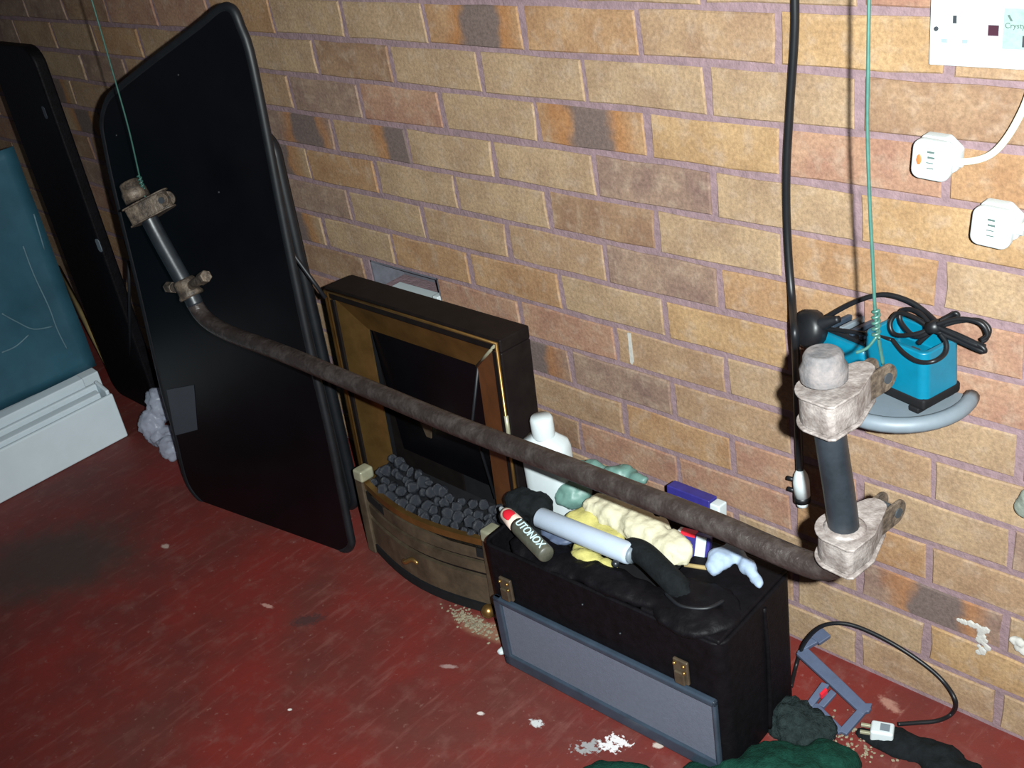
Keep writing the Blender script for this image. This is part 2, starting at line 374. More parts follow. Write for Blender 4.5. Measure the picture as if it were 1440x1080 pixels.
# mortar body with a pocket left open where the air brick is
zv0, zv1 = 0.979 + 0.0375 - 7 * 0.075 - 0.034, 0.979 + 0.0375 - 7 * 0.075 + 0.034
for lo, hi in (((-3.2, 0.0028, 0.0), (-0.0975, 0.22, 2.3)), ((0.1175, 0.0028, 0.0), (2.6, 0.22, 2.3)),
               ((-0.0975, 0.0028, 0.0), (0.1175, 0.22, zv0)), ((-0.0975, 0.0028, zv1), (0.1175, 0.22, 2.3)), ((-0.0975, 0.09, zv0), (0.1175, 0.22, zv1))):
    lo, hi = Vector(lo), Vector(hi); box(wb, (lo + hi) / 2, hi - lo)
wall = link('wall_back', wb, 'mortar'); wall['kind'] = 'structure'

def brick_mesh(seed, w=0.2135):
    rnd = random.Random(seed); bm = bmesh.new()
    hx, hz = w / 2, 0.0325
    out = []
    for (x, z) in ((-hx, -hz), (-hx * 0.35, -hz), (hx * 0.3, -hz), (hx, -hz), (hx, 0), (hx, hz), (hx * 0.3, hz), (-hx * 0.35, hz), (-hx, hz), (-hx, 0)):
        out.append((x + rnd.uniform(-0.0018, 0.0018), z + rnd.uniform(-0.0016, 0.0016)))
    e = 0.0022
    back = [bm.verts.new((x, 0.03, z)) for x, z in out]
    mid = [bm.verts.new((x, e, z)) for x, z in out]
    fr = [bm.verts.new((x - math.copysign(e, x) * (abs(x) > hx * 0.9), rnd.uniform(-0.0006, 0.0006), z - math.copysign(e, z) * (abs(z) > hz * 0.8))) for x, z in out]
    n = len(out)
    for a, b in ((back, mid), (mid, fr)):
        for i in range(n): bm.faces.new((a[i], a[(i + 1) % n], b[(i + 1) % n], b[i]))
    bm.faces.new(fr); bm.faces.new(back[::-1])
    bmesh.ops.recalc_face_normals(bm, faces=bm.faces)
    me = bpy.data.meshes.new('brick'); bm.to_mesh(me); bm.free(); me.materials.append(M['brick'])
    return me
BM = [brick_mesh(k) for k in range(10)]
BUFF, TAN, ORG, BRN, MAU, PNK, GLD = [srgb(*c) for c in ((151, 127, 101), (145, 117, 92), (150, 113, 80), (122, 92, 74), (118, 96, 91), (146, 106, 91), (158, 126, 88))]
spec = {(0, -1): (BUFF, 1), (0, 0): (BUFF, 1), (0, 1): (ORG, .60), (0, 2): (ORG, 1), (0, 3): (TAN, 1), (0, 4): (GLD, 1), (0, 5): (TAN, 1),
        (1, -.5): (BRN, 1), (1, .5): (BUFF, 1), (1, 1.5): (BUFF, 1), (1, 2.5): (BUFF, 1), (1, 3.5): (BUFF, 1), (1, 4.5): (BRN, 1), (1, -1.5): (BUFF, 1),
        (2, -1): (MAU, 1), (2, 0): (PNK, 1), (2, 1): (BUFF, 1), (2, 2): (ORG, .50), (2, 3): (GLD, 1), (2, 4): (PNK, 1), (2, 5): (ORG, 1),
        (3, -1.5): (MAU, .6), (3, -.5): (TAN, .92), (3, .5): (BUFF, 1), (3, 1.5): (BUFF, 1), (3, 2.5): (MAU, 1), (3, 3.5): (BUFF, 1), (3, 4.5): (GLD, 1),
        (4, -1): (ORG, 1), (4, 0): (BUFF, 1), (4, 1): (BUFF, 1), (4, 2): (BRN, 1), (4, 3): (BUFF, 1), (4, 4): (ORG, 1), (4, 5): (BUFF, 1),
        (5, -1.5): (MAU, 1), (5, -.5): (BUFF, 1), (5, .5): (TAN, 1), (5, 1.5): (TAN, 1), (5, 2.5): (MAU, 1), (5, 3.5): (ORG, 1), (5, 4.5): (PNK, 1),
        (6, -1): (BUFF, 1), (6, 0): (ORG, 1), (6, 1): (ORG, 1), (6, 2): (BUFF, 1), (6, 3): (GLD, 1), (6, 4): (PNK, 1), (6, 5): (PNK, 1),
        (7, .5): (PNK, 1), (7, 1.5): (PNK, 1), (7, 2.5): (TAN, 1), (7, 3.5): (BUFF, 1), (7, 4.5): (BUFF, 1),
        (8, 1): (MAU, .6), (8, 2): (MAU, 1), (8, 3): (TAN, 1), (8, 4): (TAN, 1), (8, 5): (BUFF, 1),
        (9, 1.5): (TAN, 1), (9, 2.5): (ORG, .96), (9, 3.5): (PNK, 1), (9, 4.5): (BUFF, 1),
        (10, 1): (BRN, 1), (10, 2): (PNK, 1), (10, 3): (PNK, 1), (10, 4): (ORG, 1), (10, 5): (TAN, 1),
        (11, 4.5): (MAU, .55), (11, 3.5): (BUFF, 1), (11, 5.5): (BUFF, 1), (12, 5): (GLD, 1), (12, 4): (BUFF, 1), (13, 4.5): (TAN, 1), (13, 5.5): (BUFF, 1)}
rnd = random.Random(21)
loose = bmesh.new()
for k in range(-18, 14):
    zc = 0.979 + 0.0375 - k * 0.075
    if zc > 2.28: continue
    for j in range(-14, 12):
        left = j - (0.5 if k % 2 else 0.0)
        xc = (left + 0.5) * 0.225
        if xc < -3.08 or xc > 2.48: continue
        if k == 7 and abs(xc) < 0.02: continue
        dx, dy, dz = rnd.uniform(-0.002, 0.002), rnd.uniform(-0.0012, 0.0012), rnd.uniform(-0.0012, 0.0012)
        col, al = spec.get((k, left), (None, None))
        if col is None:
            col = rnd.choice((BUFF, BUFF, TAN, ORG, BRN, MAU, PNK, TAN)); al = (.55 if rnd.random() < 0.06 else 1)
        me = rnd.choice(BM)
        if k >= -1 and -1.85 < xc < 1.62:
            o = bpy.data.objects.new('brick', me); COL.objects.link(o); o.parent = wall
            o.location = (xc + dx, dy, zc + dz); o.color = (*col, al)
        else:
            tmp = bmesh.new(); tmp.from_mesh(me); bmesh.ops.translate(tmp, verts=tmp.verts, vec=(xc + dx, dy, zc + dz))
            t2 = bpy.data.meshes.new('t'); tmp.to_mesh(t2); tmp.free(); loose.from_mesh(t2); bpy.data.meshes.remove(t2)
lo = link('brickwork', loose, 'brick', wall); lo.color = (*TAN, 1); lo['kind'] = 'stuff'
# air brick opening: a grey recess with a pale plastic lip
zc = 0.979 + 0.0375 - 7 * 0.075
ab = thing('air_vent', 'open grey air vent with a white lip in the brickwork above the gas fire', 'vent', (0.010, 0.0, zc))
bm = bmesh.new()
box(bm, (0, 0.085, 0), (0.21, 0.006, 0.064)); box(bm, (-0.1035, 0.045, 0), (0.004, 0.08, 0.064)); box(bm, (0.1035, 0.045, 0), (0.004, 0.08, 0.064)); box(bm, (0, 0.045, 0.0305), (0.21, 0.08, 0.004))
link('recess', bm, 'vent_dark', ab)
bm = bmesh.new(); box(bm, (0.02, 0.02, -0.028), (0.17, 0.04, 0.009)); box(bm, (0.095, 0.012, -0.018), (0.016, 0.03, 0.024))
link('lip', bm, 'white_plastic', ab, bevel=0.002)
# marks on the wall that stand proud of it
bm = bmesh.new()
pa, pb = (0.5968, 0.0000, 0.5222), (0.5957, 0.0000, 0.4649)
prism(bm, [Vector(pa) + V(-.003, -.0012, 0), Vector(pa) + V(.003, -.0012, 0), Vector(pb) + V(.004, -.0012, .003), Vector(pb) + V(.001, -.0012, -.003), Vector(pb) + V(-.003, -.0012, 0)], (0, 1, 0), 0.002)
mk = link('mortar_streak', bm, 'lime', wall)
bm = bmesh.new()
for k in range(26):
    if k >= 10: c = V(rnd.uniform(1.205, 1.218), -0.001, 0.184 - (k - 10) * 0.003)
    else: c = V(1.214 - k * 0.0045, -0.001, 0.186 + rnd.uniform(-.002, .002))
    bmesh.ops.create_icosphere(bm, subdivisions=1, radius=rnd.uniform(0.004, 0.0075), matrix=Matrix.Translation(c) @ Matrix.Diagonal((1, .25, 1, 1)))
link('lime_bloom', bm, 'lime', wall)['kind'] = 'stuff'

# ---------------------------------------------------------------- large black panel leaning in the middle
pan = thing('black_sheet', 'large glossy black sheet with slanted top and rounded corners beside the fire', 'sheet', (-0.24, -0.33, 0))
def to_local(o, pts): return [Vector(p) - Vector(o.location) for p in pts]
out1 = [(0.0123, -0.2930, -0.0001), (-0.0258, -0.3001, -0.0157), (-0.1332, -0.3170, -0.0219), (-0.2913, -0.3412, -0.0229), (-0.4035, -0.3582, -0.0210), (-0.4452, -0.3637, -0.0116), (-0.4799, -0.3668, 0.0137), (-0.4930, -0.3649, 0.0582), (-0.4912, -0.3552, 0.1671), (-0.4982, -0.3462, 0.2826), (-0.4926, -0.3242, 0.5253), (-0.4899, -0.3055, 0.7356), (-0.4811, -0.2947, 0.8444), (-0.4757, -0.2913, 0.8745), (-0.4598, -0.2865, 0.9018), (-0.4298, -0.2794, 0.9303), (-0.3853, -0.2708, 0.9517), (-0.2582, -0.2467, 1.0057), (-0.1103, -0.2190, 1.0655), (-0.0672, -0.2107, 1.0848), (-0.0450, -0.2067, 1.0925), (-0.0294, -0.2044, 1.0911), (-0.0197, -0.2038, 1.0818), (-0.0134, -0.2046, 1.0611), (-0.0021, -0.2064, 1.0206), (0.0025, -0.2154, 0.9095), (0.0067, -0.2337, 0.6913), (0.0150, -0.2519, 0.4668), (0.0248, -0.2663, 0.2851), (0.0270, -0.2782, 0.1438), (0.0291, -0.2867, 0.0420), (0.0283, -0.2889, 0.0190)]
out1 = to_local(pan, out1)
mid_ = sum(out1, V(0, 0, 0)) / len(out1)
out1 = [p + (mid_ - p).normalized() * 0.007 for p in out1]
nrm = (out1[24] - out1[0]).cross(out1[7] - out1[0]).normalized()
if nrm.y < 0: nrm = -nrm
bm = bmesh.new(); prism(bm, out1, nrm, 0.012); link('sheet', bm, 'gloss_black', pan, bevel=0.002)
bm = bmesh.new(); tube(bm, [p + nrm * 0.006 for p in spline(out1, 3, True)], 0.0085, 10, True); link('rubber_seal', bm, 'rubber', pan, smooth=True)
bm = bmesh.new(); prism(bm, [p - nrm * 0.0012 for p in to_local(pan, [(-0.4735, -0.3425, 0.2822), (-0.3712, -0.3241, 0.3145), (-0.3969, -0.3380, 0.1993), (-0.4844, -0.3543, 0.1649)])], nrm, 0.001)  # flat grey square painting a reflection in the glossy sheet
link('patch', bm, 'patch', pan)['label'] = 'small grey square of painted reflection'
for q in ((-0.1548, -0.2525, 0.7578), (-0.1992, -0.2406, 0.9723), (-0.4297, -0.2863, 0.8512)):  # beads added to stand in for specular dots on the gloss
    bm = bmesh.new(); bmesh.ops.create_icosphere(bm, subdivisions=2, radius=0.0025, matrix=Matrix.Translation(Vector(q) - Vector(pan.location))); link('bead', bm, 'rubber', pan, smooth=True)

pan2 = thing('padded_board', 'shorter black padded board tucked behind the large glossy one', 'board', (-0.285, -0.17, 0))
o2 = [(x, 0.02 + z * 0.034 - 0.03, z + 0.424) for x, z in rrect(0.40, 0.845, 0.045, 6)]
bm = bmesh.new(); prism(bm, o2, (0, 1, 0), 0.03); link('board', bm, 'matt_black', pan2, bevel=0.006, seg=3)
bm = bmesh.new(); tube(bm, [V(x, y + 0.012, z) for x, y, z in o2], 0.011, 10, True); link('edging', bm, 'rubber', pan2, smooth=True)

# ---------------------------------------------------------------- things at the left
st = thing('black_board', 'tall narrow black board with rounded top by the blue sheet', 'board', (-1.045, -0.2, 0))
ol = [(x, 0, z + 0.489) for x, z in rrect(0.255, 0.978, 0.045, 6)]
bm = bmesh.new(); prism(bm, ol, (0, 1, 0), 0.03); link('board', bm, 'vinyl', st, bevel=0.006, seg=3)
for px, py, r in ((62, 152, 0.008), (128, 326, 0.009)):
    pass
bm = bmesh.new()
c = Vector((-0.9216, -0.2000, 0.4940)) - st.location
prism(bm, [c + V(x, -0.001, z) for x, z in rrect(0.02, 0.034, 0.008)], (0, 1, 0), 0.002); link('sticker', bm, 'tray_grey', st)['label'] = 'small pale grey sticker'
bm = bmesh.new()
c = Vector((-0.9589, -0.2000, 0.8257)) - st.location
prism(bm, [c + V(x, -0.001, z) for x, z in rrect(0.014, 0.03, 0.006)], (0, 1, 0), 0.002); link('painted_glint', bm, 'patch', st)  # paler spot paints a highlight on the board

ti = tubeo('timber_batten', [(-1.1659, -0.1837, 0.0080), (-1.7518, -0.0200, 0.2026)], 0.009, 'timber', None, seg=4, n=1)
tag(ti, 'thin pale timber batten leaning between the blue sheet and the black board', 'batten')
rd = tubeo('black_rod', [(-1.0967, -0.1868, 0.0040), (-0.7460, -0.2150, 0.4890)], 0.004, 'rubber', None, seg=8, n=1)
tag(rd, 'thin black rod standing between the narrow board and the large black sheet', 'rod')

tr = thing('plastic_trough', 'white stepped plastic frame lying on the floor at the left', 'frame', (-0.9, -0.305, 0))
def yprism(name, prof, y0, y1, m, bev=0.003):
    bm = bmesh.new(); prism(bm, [V(x, y0, z) for x, z in prof], (0, 1, 0), y1 - y0); return link(name, bm, m, tr, bevel=bev)
yprism('front_rail', [(0, 0), (0, .128), (-.010, .130), (-.012, .098), (-.20, .098), (-.20, 0)], -1.1, 0, 'white_upvc', 0.004)
yprism('ledge', [(-.022, .097), (-.022, .136), (-.044, .140), (-.044, .097)], -1.1, -0.022, 'white_upvc')
yprism('middle_rail', [(-.055, .097), (-.055, .148), (-.065, .150), (-.066, .097)], -1.1, -0.012, 'white_upvc')
yprism('rear_rail', [(-.080, .097), (-.080, .166), (-.113, .170), (-.114, .097)], -0.34, -0.03, 'white_upvc')
yprism('rear_rail', [(-.080, .097), (-.080, .159), (-.113, .163), (-.114, .097)], -1.1, -0.342, 'white_upvc')
yprism('end_cap', [(-.013, .097), (-.014, .137), (-.070, .151), (-.072, .097)], -0.011, -0.001, 'white_upvc')
yprism('back_deck', [(-.122, .097), (-.122, .148), (-.20, .158), (-.20, .097)], -1.1, 0.028, 'white_upvc')

bs = thing('blue_sheet', 'blue plastic sheet standing behind the white stepped frame', 'sheet', (-1.04, -0.27, 0.159))
rs = random.Random(5); bm = bmesh.new(); ny, nz_ = 26, 24; g = []
for i in range(ny + 1):
    row = []
    for k in range(nz_ + 1):
        y = -0.001 - i / ny * 0.8; z = k / nz_ * (0.6 - 0.0)
        n = noise.noise(Vector((y * 7, z * 5, 3.3))) * 0.010 + noise.noise(Vector((y * 19, z * 15, 1.3))) * 0.004
        row.append(bm.verts.new((n, y, z)))
    g.append(row)
for i in range(ny):
    for k in range(nz_): bm.faces.new((g[i][k], g[i + 1][k], g[i + 1][k + 1], g[i][k + 1]))
sh = link('sheet', bm, 'blue_sheet', bs, smooth=True); md = sh.modifiers.new('thick', 'SOLIDIFY'); md.thickness = 0.006; md.offset = -1
for pl_ in ([(-1.0350, -0.3371, 0.5292), (-1.0350, -0.3383, 0.4532), (-1.0350, -0.3328, 0.3622), (-1.0350, -0.3338, 0.2978), (-1.0350, -0.3287, 0.2375)], [(-1.0350, -0.4453, 0.3932), (-1.0350, -0.4185, 0.3573), (-1.0350, -0.3881, 0.3232), (-1.0350, -0.3412, 0.3094)],
            [(-1.0350, -0.4813, 0.3013), (-1.0350, -0.4440, 0.3013), (-1.0350, -0.4047, 0.3149)], [(-1.0350, -0.2846, 0.5930), (-1.0350, -0.2914, 0.5013)]):
    q = [Vector(p) - bs.location + V(0.006, 0, 0) for p in pl_]
    tubeo('crease', q, 0.0022, 'blue_crease', bs, seg=6, n=5)
bt = thing('grey_board', 'pale blue-grey board edge standing behind the blue sheet at the left edge', 'board', (-1.128, -0.3, 0.0))
boxo('board', (-0.008, -0.75, 0.0), (0.008, 0.0, 0.875), 'tray_grey', bt, bevel=0.002)

dr = tubeo('slanting_rod', [(-0.0656, -0.2220, 0.7144), (-0.0283, -0.2140, 0.6519), (0.0271, -0.1980, 0.5521)], 0.004, 'rubber', None, seg=8, n=2)
tag(dr, 'thin dark rod slanting from the large black sheet to the fire top', 'rod')
# polythene bag crumpled on the floor by the large panel
pb_ = blobo('polythene_bag', [((-0.7880, -0.2796, 0.0500), (.035, .03, .05), None), ((-0.7379, -0.2722, 0.0300), (.05, .03, .03), Matrix.Rotation(.6, 3, 'Z')), ((-0.7805, -0.2499, 0.1000), (.04, .025, .05), None), ((-0.6848, -0.2974, 0.0300), (.04, .025, .03), None)], 'bag', None, 0.006, 0.010, 55, 3, 1)
tag(pb_, 'crumpled clear polythene bag on the floor against the large black sheet', 'bag')

# ---------------------------------------------------------------- gas fire with brass surround
fi = thing('gas_fire', 'black gas fire with brass surround and imitation coals against the wall', 'fireplace', (-0.008, -0.205, 0.0), (math.radians(-3.2), 0, 0))
W_, H_ = 0.478, 0.56
bm = bmesh.new()
box(bm, (W_ / 2, 0.035, H_ - 0.012), (W_, 0.07, 0.024)); box(bm, (0.012, 0.035, H_ / 2 - .012), (0.024, 0.07, H_ - .024)); box(bm, (W_ - 0.012, 0.035, H_ / 2 - .012), (0.024, 0.07, H_ - .024))
link('casing', bm, 'black_brown', fi, bevel=0.003)
bm = bmesh.new(); box(bm, (0.16, 0.12, 0.20), (0.20, 0.13, 0.40)); link('rear_box', bm, 'black_brown', fi)
bm = bmesh.new(); box(bm, (W_ / 2, 0.062, H_ / 2 - .012), (W_ - 0.05, 0.006, H_ - 0.03)); link('firebox_back', bm, 'matt_black', fi)
# brass trim strip around the front edge and bevelled brass faces running inwards
e, zt = 0.006, H_
ins = [(0.006, 0.02), (0.006, zt - 0.006), (W_ - 0.006, zt - 0.006), (W_ - 0.006, 0.02)]
inn = [(0.085, 0.02), (0.085, zt - 0.080), (W_ - 0.092, zt - 0.080), (W_ - 0.092, 0.02)]
for i, nm, mm in ((0, 'bezel_left', 'brass'), (1, 'bezel_top', 'brass'), (2, 'bezel_right', 'brass_red')):
    bm = bmesh.new(); a, b, c, d = ins[i], ins[i + 1], inn[i + 1], inn[i]
    f = [V(a[0], -0.002, a[1]), V(b[0], -0.002, b[1]), V(c[0], 0.024, c[1]), V(d[0], 0.024, d[1])]
    prism(bm, f, (0, 1, 0), 0.003); link(nm, bm, mm, fi)
bm = bmesh.new(); tube(bm, [V(x, -0.003, z) for x, z in ins], 0.0035, 6); link('trim', bm, 'brass', fi, smooth=True)
bm = bmesh.new(); tube(bm, [V(ins[2][0], -0.003, ins[2][1]), V(inn[2][0], 0.023, inn[2][1])], 0.003, 6); link('corner_bead', bm, 'brass_pale', fi, smooth=True)
bm = bmesh.new(); tube(bm, [V(W_ - 0.004, -0.004, 0.42), V(W_ - 0.004, -0.004, 0.37)], 0.004, 6); link('trim_clip', bm, 'brass_pale', fi, smooth=True)
# canopy plate inside the opening
bm = bmesh.new()
prism(bm, [V(0.088, 0.03, zt - 0.085), V(W_ - 0.095, 0.03, zt - 0.085), V(W_ - 0.095, 0.055, 0.20), V(0.088, 0.055, 0.20)], (0, 1, 0), 0.004); link('canopy', bm, 'gloss_black', fi)
bm = bmesh.new(); tube(bm, [V(W_ - 0.093, 0.026, zt - 0.085), V(W_ - 0.125, 0.022, 0.36), V(W_ - 0.10, 0.03, 0.20)], 0.003, 6); link('canopy_edge', bm, 'rubber', fi, smooth=True)
bm = bmesh.new(); prism(bm, [V(0.185, 0.028, 0.318), V(0.225, 0.028, 0.315), V(0.215, 0.03, 0.275), V(0.20, 0.03, 0.275)], (0, 1, 0), 0.004); link('flame_baffle', bm, 'brass_dull', fi, bevel=0.002)
# fender: bowed front of brass rails between two posts
fen = []
for k in range(13):
    t = k / 12; fen.append(V(0.075 + 0.355 * t, -0.048 - 0.030 * math.sin(math.pi * t), 0))
bm = bmesh.new()
nb = len(fen)
def band(z0, z1, dy, th, m, name, e0=0, e1=nb):
    bm = bmesh.new(); A = []
    for p in fen[e0:e1]: A.append([bm.verts.new(p + V(0, dy, z0)), bm.verts.new(p + V(0, dy, z1)), bm.verts.new(p + V(0, dy + th, z1)), bm.verts.new(p + V(0, dy + th, z0))])
    for a, b in zip(A, A[1:]):
        for i in range(4): bm.faces.new((a[i], a[(i + 1) % 4], b[(i + 1) % 4], b[i]))
    bm.faces.new(A[0]); bm.faces.new(A[-1][::-1])
    return link(name, bm, m, fi)
band(0.0, 0.165, 0.006, 0.004, 'black_brown', 'fender_plate')
band(0.158, 0.172, -0.002, 0.012, 'brass', 'rail'); band(0.126, 0.150, -0.001, 0.008, 'brass_dull', 'rail'); band(0.096, 0.118, -0.001, 0.008, 'brass_dull', 'rail'); band(0.026, 0.086, -0.002, 0.008, 'brass_dull', 'rail'); band(0.004, 0.022, -0.004, 0.01, 'matt_black', 'plinth')
for x, y in ((0.068, -0.042), (0.434, -0.042)):
    bm = bmesh.new(); box(bm, (x, y, 0.088), (0.024, 0.03, 0.176)); p_ = link('post', bm, 'brass_dull', fi, bevel=0.003)
    bm = bmesh.new(); box(bm, (x + .003, y, 0.186), (0.028, 0.034, 0.026)); link('post_cap', bm, 'brass_pale', p_, bevel=0.005)
bm = bmesh.new(); tube(bm, spline([V(0.205, -0.078, 0.05), V(0.222, -0.086, 0.058), V(0.238, -0.081, 0.068), V(0.252, -0.078, 0.062)], 5), [0.002] + [0.005] * 14 + [0.002], 8); link('ornament', bm, 'brass', fi, smooth=True)
bm = bmesh.new(); bmesh.ops.create_icosphere(bm, subdivisions=2, radius=0.014, matrix=Matrix.Translation((0.425, -0.066, 0.022))); link('foot', bm, 'brass', fi, smooth=True)
# coals
bm = bmesh.new(); prism(bm, [V(0.075, 0.03, 0.185), V(0.075, -0.05, 0.150), V(0.15, -0.068, 0.150), V(0.25, -0.072, 0.150), V(0.35, -0.068, 0.150), V(0.43, -0.05, 0.150), V(0.43, 0.03, 0.185)], (0, 0, -1), 0.02); link('coal_bed', bm, 'matt_black', fi)
CM = []
for k in range(5):
    bm = bmesh.new(); bmesh.ops.create_icosphere(bm, subdivisions=2, radius=1.0)
    for v in bm.verts: v.co *= 1 + 0.35 * noise.noise(v.co * 1.7 + V(k * 5, 0, 0))
    me = bpy.data.meshes.new('coal'); bm.to_mesh(me); bm.free(); me.materials.append(M['coal'])
    for p in me.polygons: p.use_smooth = True
    CM.append(me)
rc = random.Random(4)
for r_ in range(4):
    for k in range(15):
        t = (k + 0.5 + rc.uniform(-.4, .4)) / 15
        o = bpy.data.objects.new('coal', rc.choice(CM)); COL.objects.link(o); o.parent = fi
        yy = -0.036 - 0.020 * math.sin(math.pi * t) + r_ * 0.017 + rc.uniform(-.006,.006)
        o.location = (0.085 + 0.335 * t, yy, 0.166 + r_ * 0.009 + rc.uniform(-.004, .006))
        s = rc.uniform(0.009, 0.0145); o.scale = (s, s * rc.uniform(.8, 1.1), s * rc.uniform(.7, 1)); o.rotation_euler = (rc.uniform(0, 6), rc.uniform(0, 6), rc.uniform(0, 6))

# ---------------------------------------------------------------- black tool case with its contents
ca = thing('tool_case', 'open black leathercloth case with a grey front panel on the red floor', 'case', (0.737, -0.219, 0.0), (0, 0, math.radians(2.0)))
CW, CD, CH = 0.468, 0.196, 0.262
def shell(w, d, z0, z1, th, r):
    bm = bmesh.new(); o_ = rrect(w, d, r, 6); i_ = rrect(w - 2 * th, d - 2 * th, max(r - th, 0.004), 6)
    lv = [[bm.verts.new((x, y, z)) for x, y in pts] for pts, z in ((o_, z0), (o_, z1), (i_, z1), (i_, z0 + th))]
    n = len(o_)
    for a, b in zip(lv, lv[1:]):
        for i in range(n): bm.faces.new((a[i], a[(i + 1) % n], b[(i + 1) % n], b[i]))
    bm.faces.new(lv[0][::-1]); bm.faces.new(lv[3]); return bm
link('body', shell(CW, CD, 0.0, CH, 0.008, 0.022), 'vinyl', ca, bevel=0.003)
yf = -CD / 2
boxo('inner_tray', (-CW / 2 + .01, yf + .01, 0.19), (CW / 2 - .01, CD / 2 - .01, 0.20), 'matt_black', ca)
# grey front panel in a raised rim
bm = bmesh.new()
for lo_, hi_ in (((-.222, yf - .010, 0.004), (.221, yf + .001, 0.030)), ((-.222, yf - .010, 0.145), (.221, yf + .001, 0.157)), ((-.222, yf - .010, 0.004), (-.204, yf + .001, 0.157)), ((.214, yf - .010, 0.004), (.221, yf + .001, 0.157))):
    lo_, hi_ = Vector(lo_), Vector(hi_); box(bm, (lo_ + hi_) / 2, hi_ - lo_)
link('front_rim', bm, 'tray_rim', ca, bevel=0.005, seg=3)
boxo('front_panel', (-.208, yf - .005, 0.026), (.217, yf + .001, 0.148), 'tray_panel', ca)
boxo('half_lid', (0.09, yf + .004, CH - .004), (CW / 2 - .006, CD / 2 - .004, CH + .005), 'vinyl', ca, bevel=0.004, seg=3)
for x in (-0.186, 0.163):
    bm = bmesh.new(); box(bm, (x, yf - 0.004, 0.185), (0.026, 0.006, 0.044)); lt = link('latch', bm, 'brass_dull', ca, bevel=0.002)
    bm = bmesh.new(); box(bm, (x, yf - 0.009, 0.176), (0.018, 0.006, 0.024)); link('latch_tongue', bm, 'brass_dull', lt, bevel=0.002)
    for dx, dz in ((-.008, .019), (.008, .019), (.008, .006), (0.004, -.012)):
        bm = bmesh.new(); bmesh.ops.create_icosphere(bm, subdivisions=2, radius=0.0032, matrix=Matrix.Translation((x + dx, yf - 0.009, 0.182 + dz))); link('rivet', bm, 'brass', lt, smooth=True)
for x, z in ((-0.02, 0.225), (0.05, 0.2)):
    bm = bmesh.new(); bmesh.ops.create_icosphere(bm, subdivisions=2, radius=0.0022, matrix=Matrix.Translation((x, yf - 0.001, z))); link('bead', bm, 'bar_paint', ca, smooth=True)
# folded-back front flap, grab handle and a piped seam down the end
fb = blobo('top_flap', [(V(-.10, yf + .035, CH - .004), (.10, .035, .012), None), (V(.03, yf + .03, CH + .004), (.09, .03, .014), None), (V(.16, yf + .05, CH + .002), (.07, .06, .018), None)], 'vinyl', ca, 0.005, 0.006, 30, 2, 3)
hd = tubeo('handle', [V(0.015, -0.014, CH + .012), V(0.022, -0.014, CH + .030), V(0.05, -0.020, CH + .036), V(0.09, -0.032, CH + .030), V(0.125, -0.042, CH + .020), V(.145, -.048, CH + .004)], [0.014] * 6 + [0.019] * 28 + [0.014] * 7, 'black_cloth', ca, seg=12, n=8)
bm = bmesh.new(); bmesh.ops.create_icosphere(bm, subdivisions=2, radius=0.006, matrix=Matrix.Translation((0.02, -0.055, CH + .030))); link('handle_stud', bm, 'bar_paint', ca, smooth=True)
tubeo('seam', [V(CW / 2 + .001, 0.012, 0.01), V(CW / 2 + .003, 0.014, 0.10), V(CW / 2 + .002, 0.016, 0.18), V(CW / 2 - .001, 0.016, 0.25)], 0.004, 'vinyl', ca, seg=8, n=6)
bm = bmesh.new(); tube(bm, spline([V(0.115, -.06, CH + .018), V(0.15, -.072, CH + .019), V(.185, -.058, CH + .020), V(.195, -.03, CH + .018)], 6), 0.003, 6); link('flap_piping', bm, 'rubber', ca, smooth=True)

# squeezed sealant tube lying over the front left edge
tp, te = Vector((0.5027, -0.2655, 0.2920)), Vector((0.6628, -0.3184, 0.2920))
ax = (te - tp); Lt = ax.length
sl = thing('sealant_tube', 'olive sealant tube with silver letters and a red spot on the case', 'tube')
sl.matrix_world = Matrix.Translation(tp) @ frame(ax, None).to_4x4()
fr = frame(ax, None); upv = fr.transposed() @ V(0, 0, 1)   # world up in tube space
bm = bmesh.new(); lathe(bm, [(0.003, 0), (0.0045, Lt * .02), (0.007, Lt * .10), (0.009, Lt * .13)]); link('nozzle', bm, 'white_plastic', sl, smooth=True)
bm = bmesh.new(); lathe(bm, [(0.009, Lt * .09), (0.0120, Lt * .14), (0.0135, Lt * .26), (0.0138, Lt * .38)]); sh_ = link('shoulder', bm, 'tube_cream', sl, smooth=True)
bm = bmesh.new(); lathe(bm, [(0.0138, Lt * .37), (0.0142, Lt * .42), (0.0142, Lt * .93), (0.012, Lt * .95)]); link('barrel', bm, 'olive', sl, smooth=True)
ua = math.atan2(upv.y, upv.x)
def on_tube(t, da, r): return Matrix.Translation((r * math.cos(ua + da), r * math.sin(ua + da), Lt * t))
bm = bmesh.new(); bmesh.ops.create_uvsphere(bm, u_segments=14, v_segments=8, radius=1.0, matrix=on_tube(.24, 0.25, 0.0098) @ Matrix.Rotation(ua + .1, 4, 'Z') @ Matrix.Diagonal((.0050, .0105, .0165, 1))); link('red_spot', bm, 'red', sl, smooth=True)['label'] = 'red oval spot'
# letters run along the barrel from shoulder to end, read from below
zax = V(math.cos(ua + .15), math.sin(ua + .15), 0); xax = V(0, 0, 1)
mt = Matrix((xax, zax.cross(xax), zax)).transposed().to_4x4(); mt.translation = V(0, 0, Lt * .665) + zax * 0.0148
texto('lettering', 'UTONOX', 0.0190, 'silver', sl, mt, 0.0006)

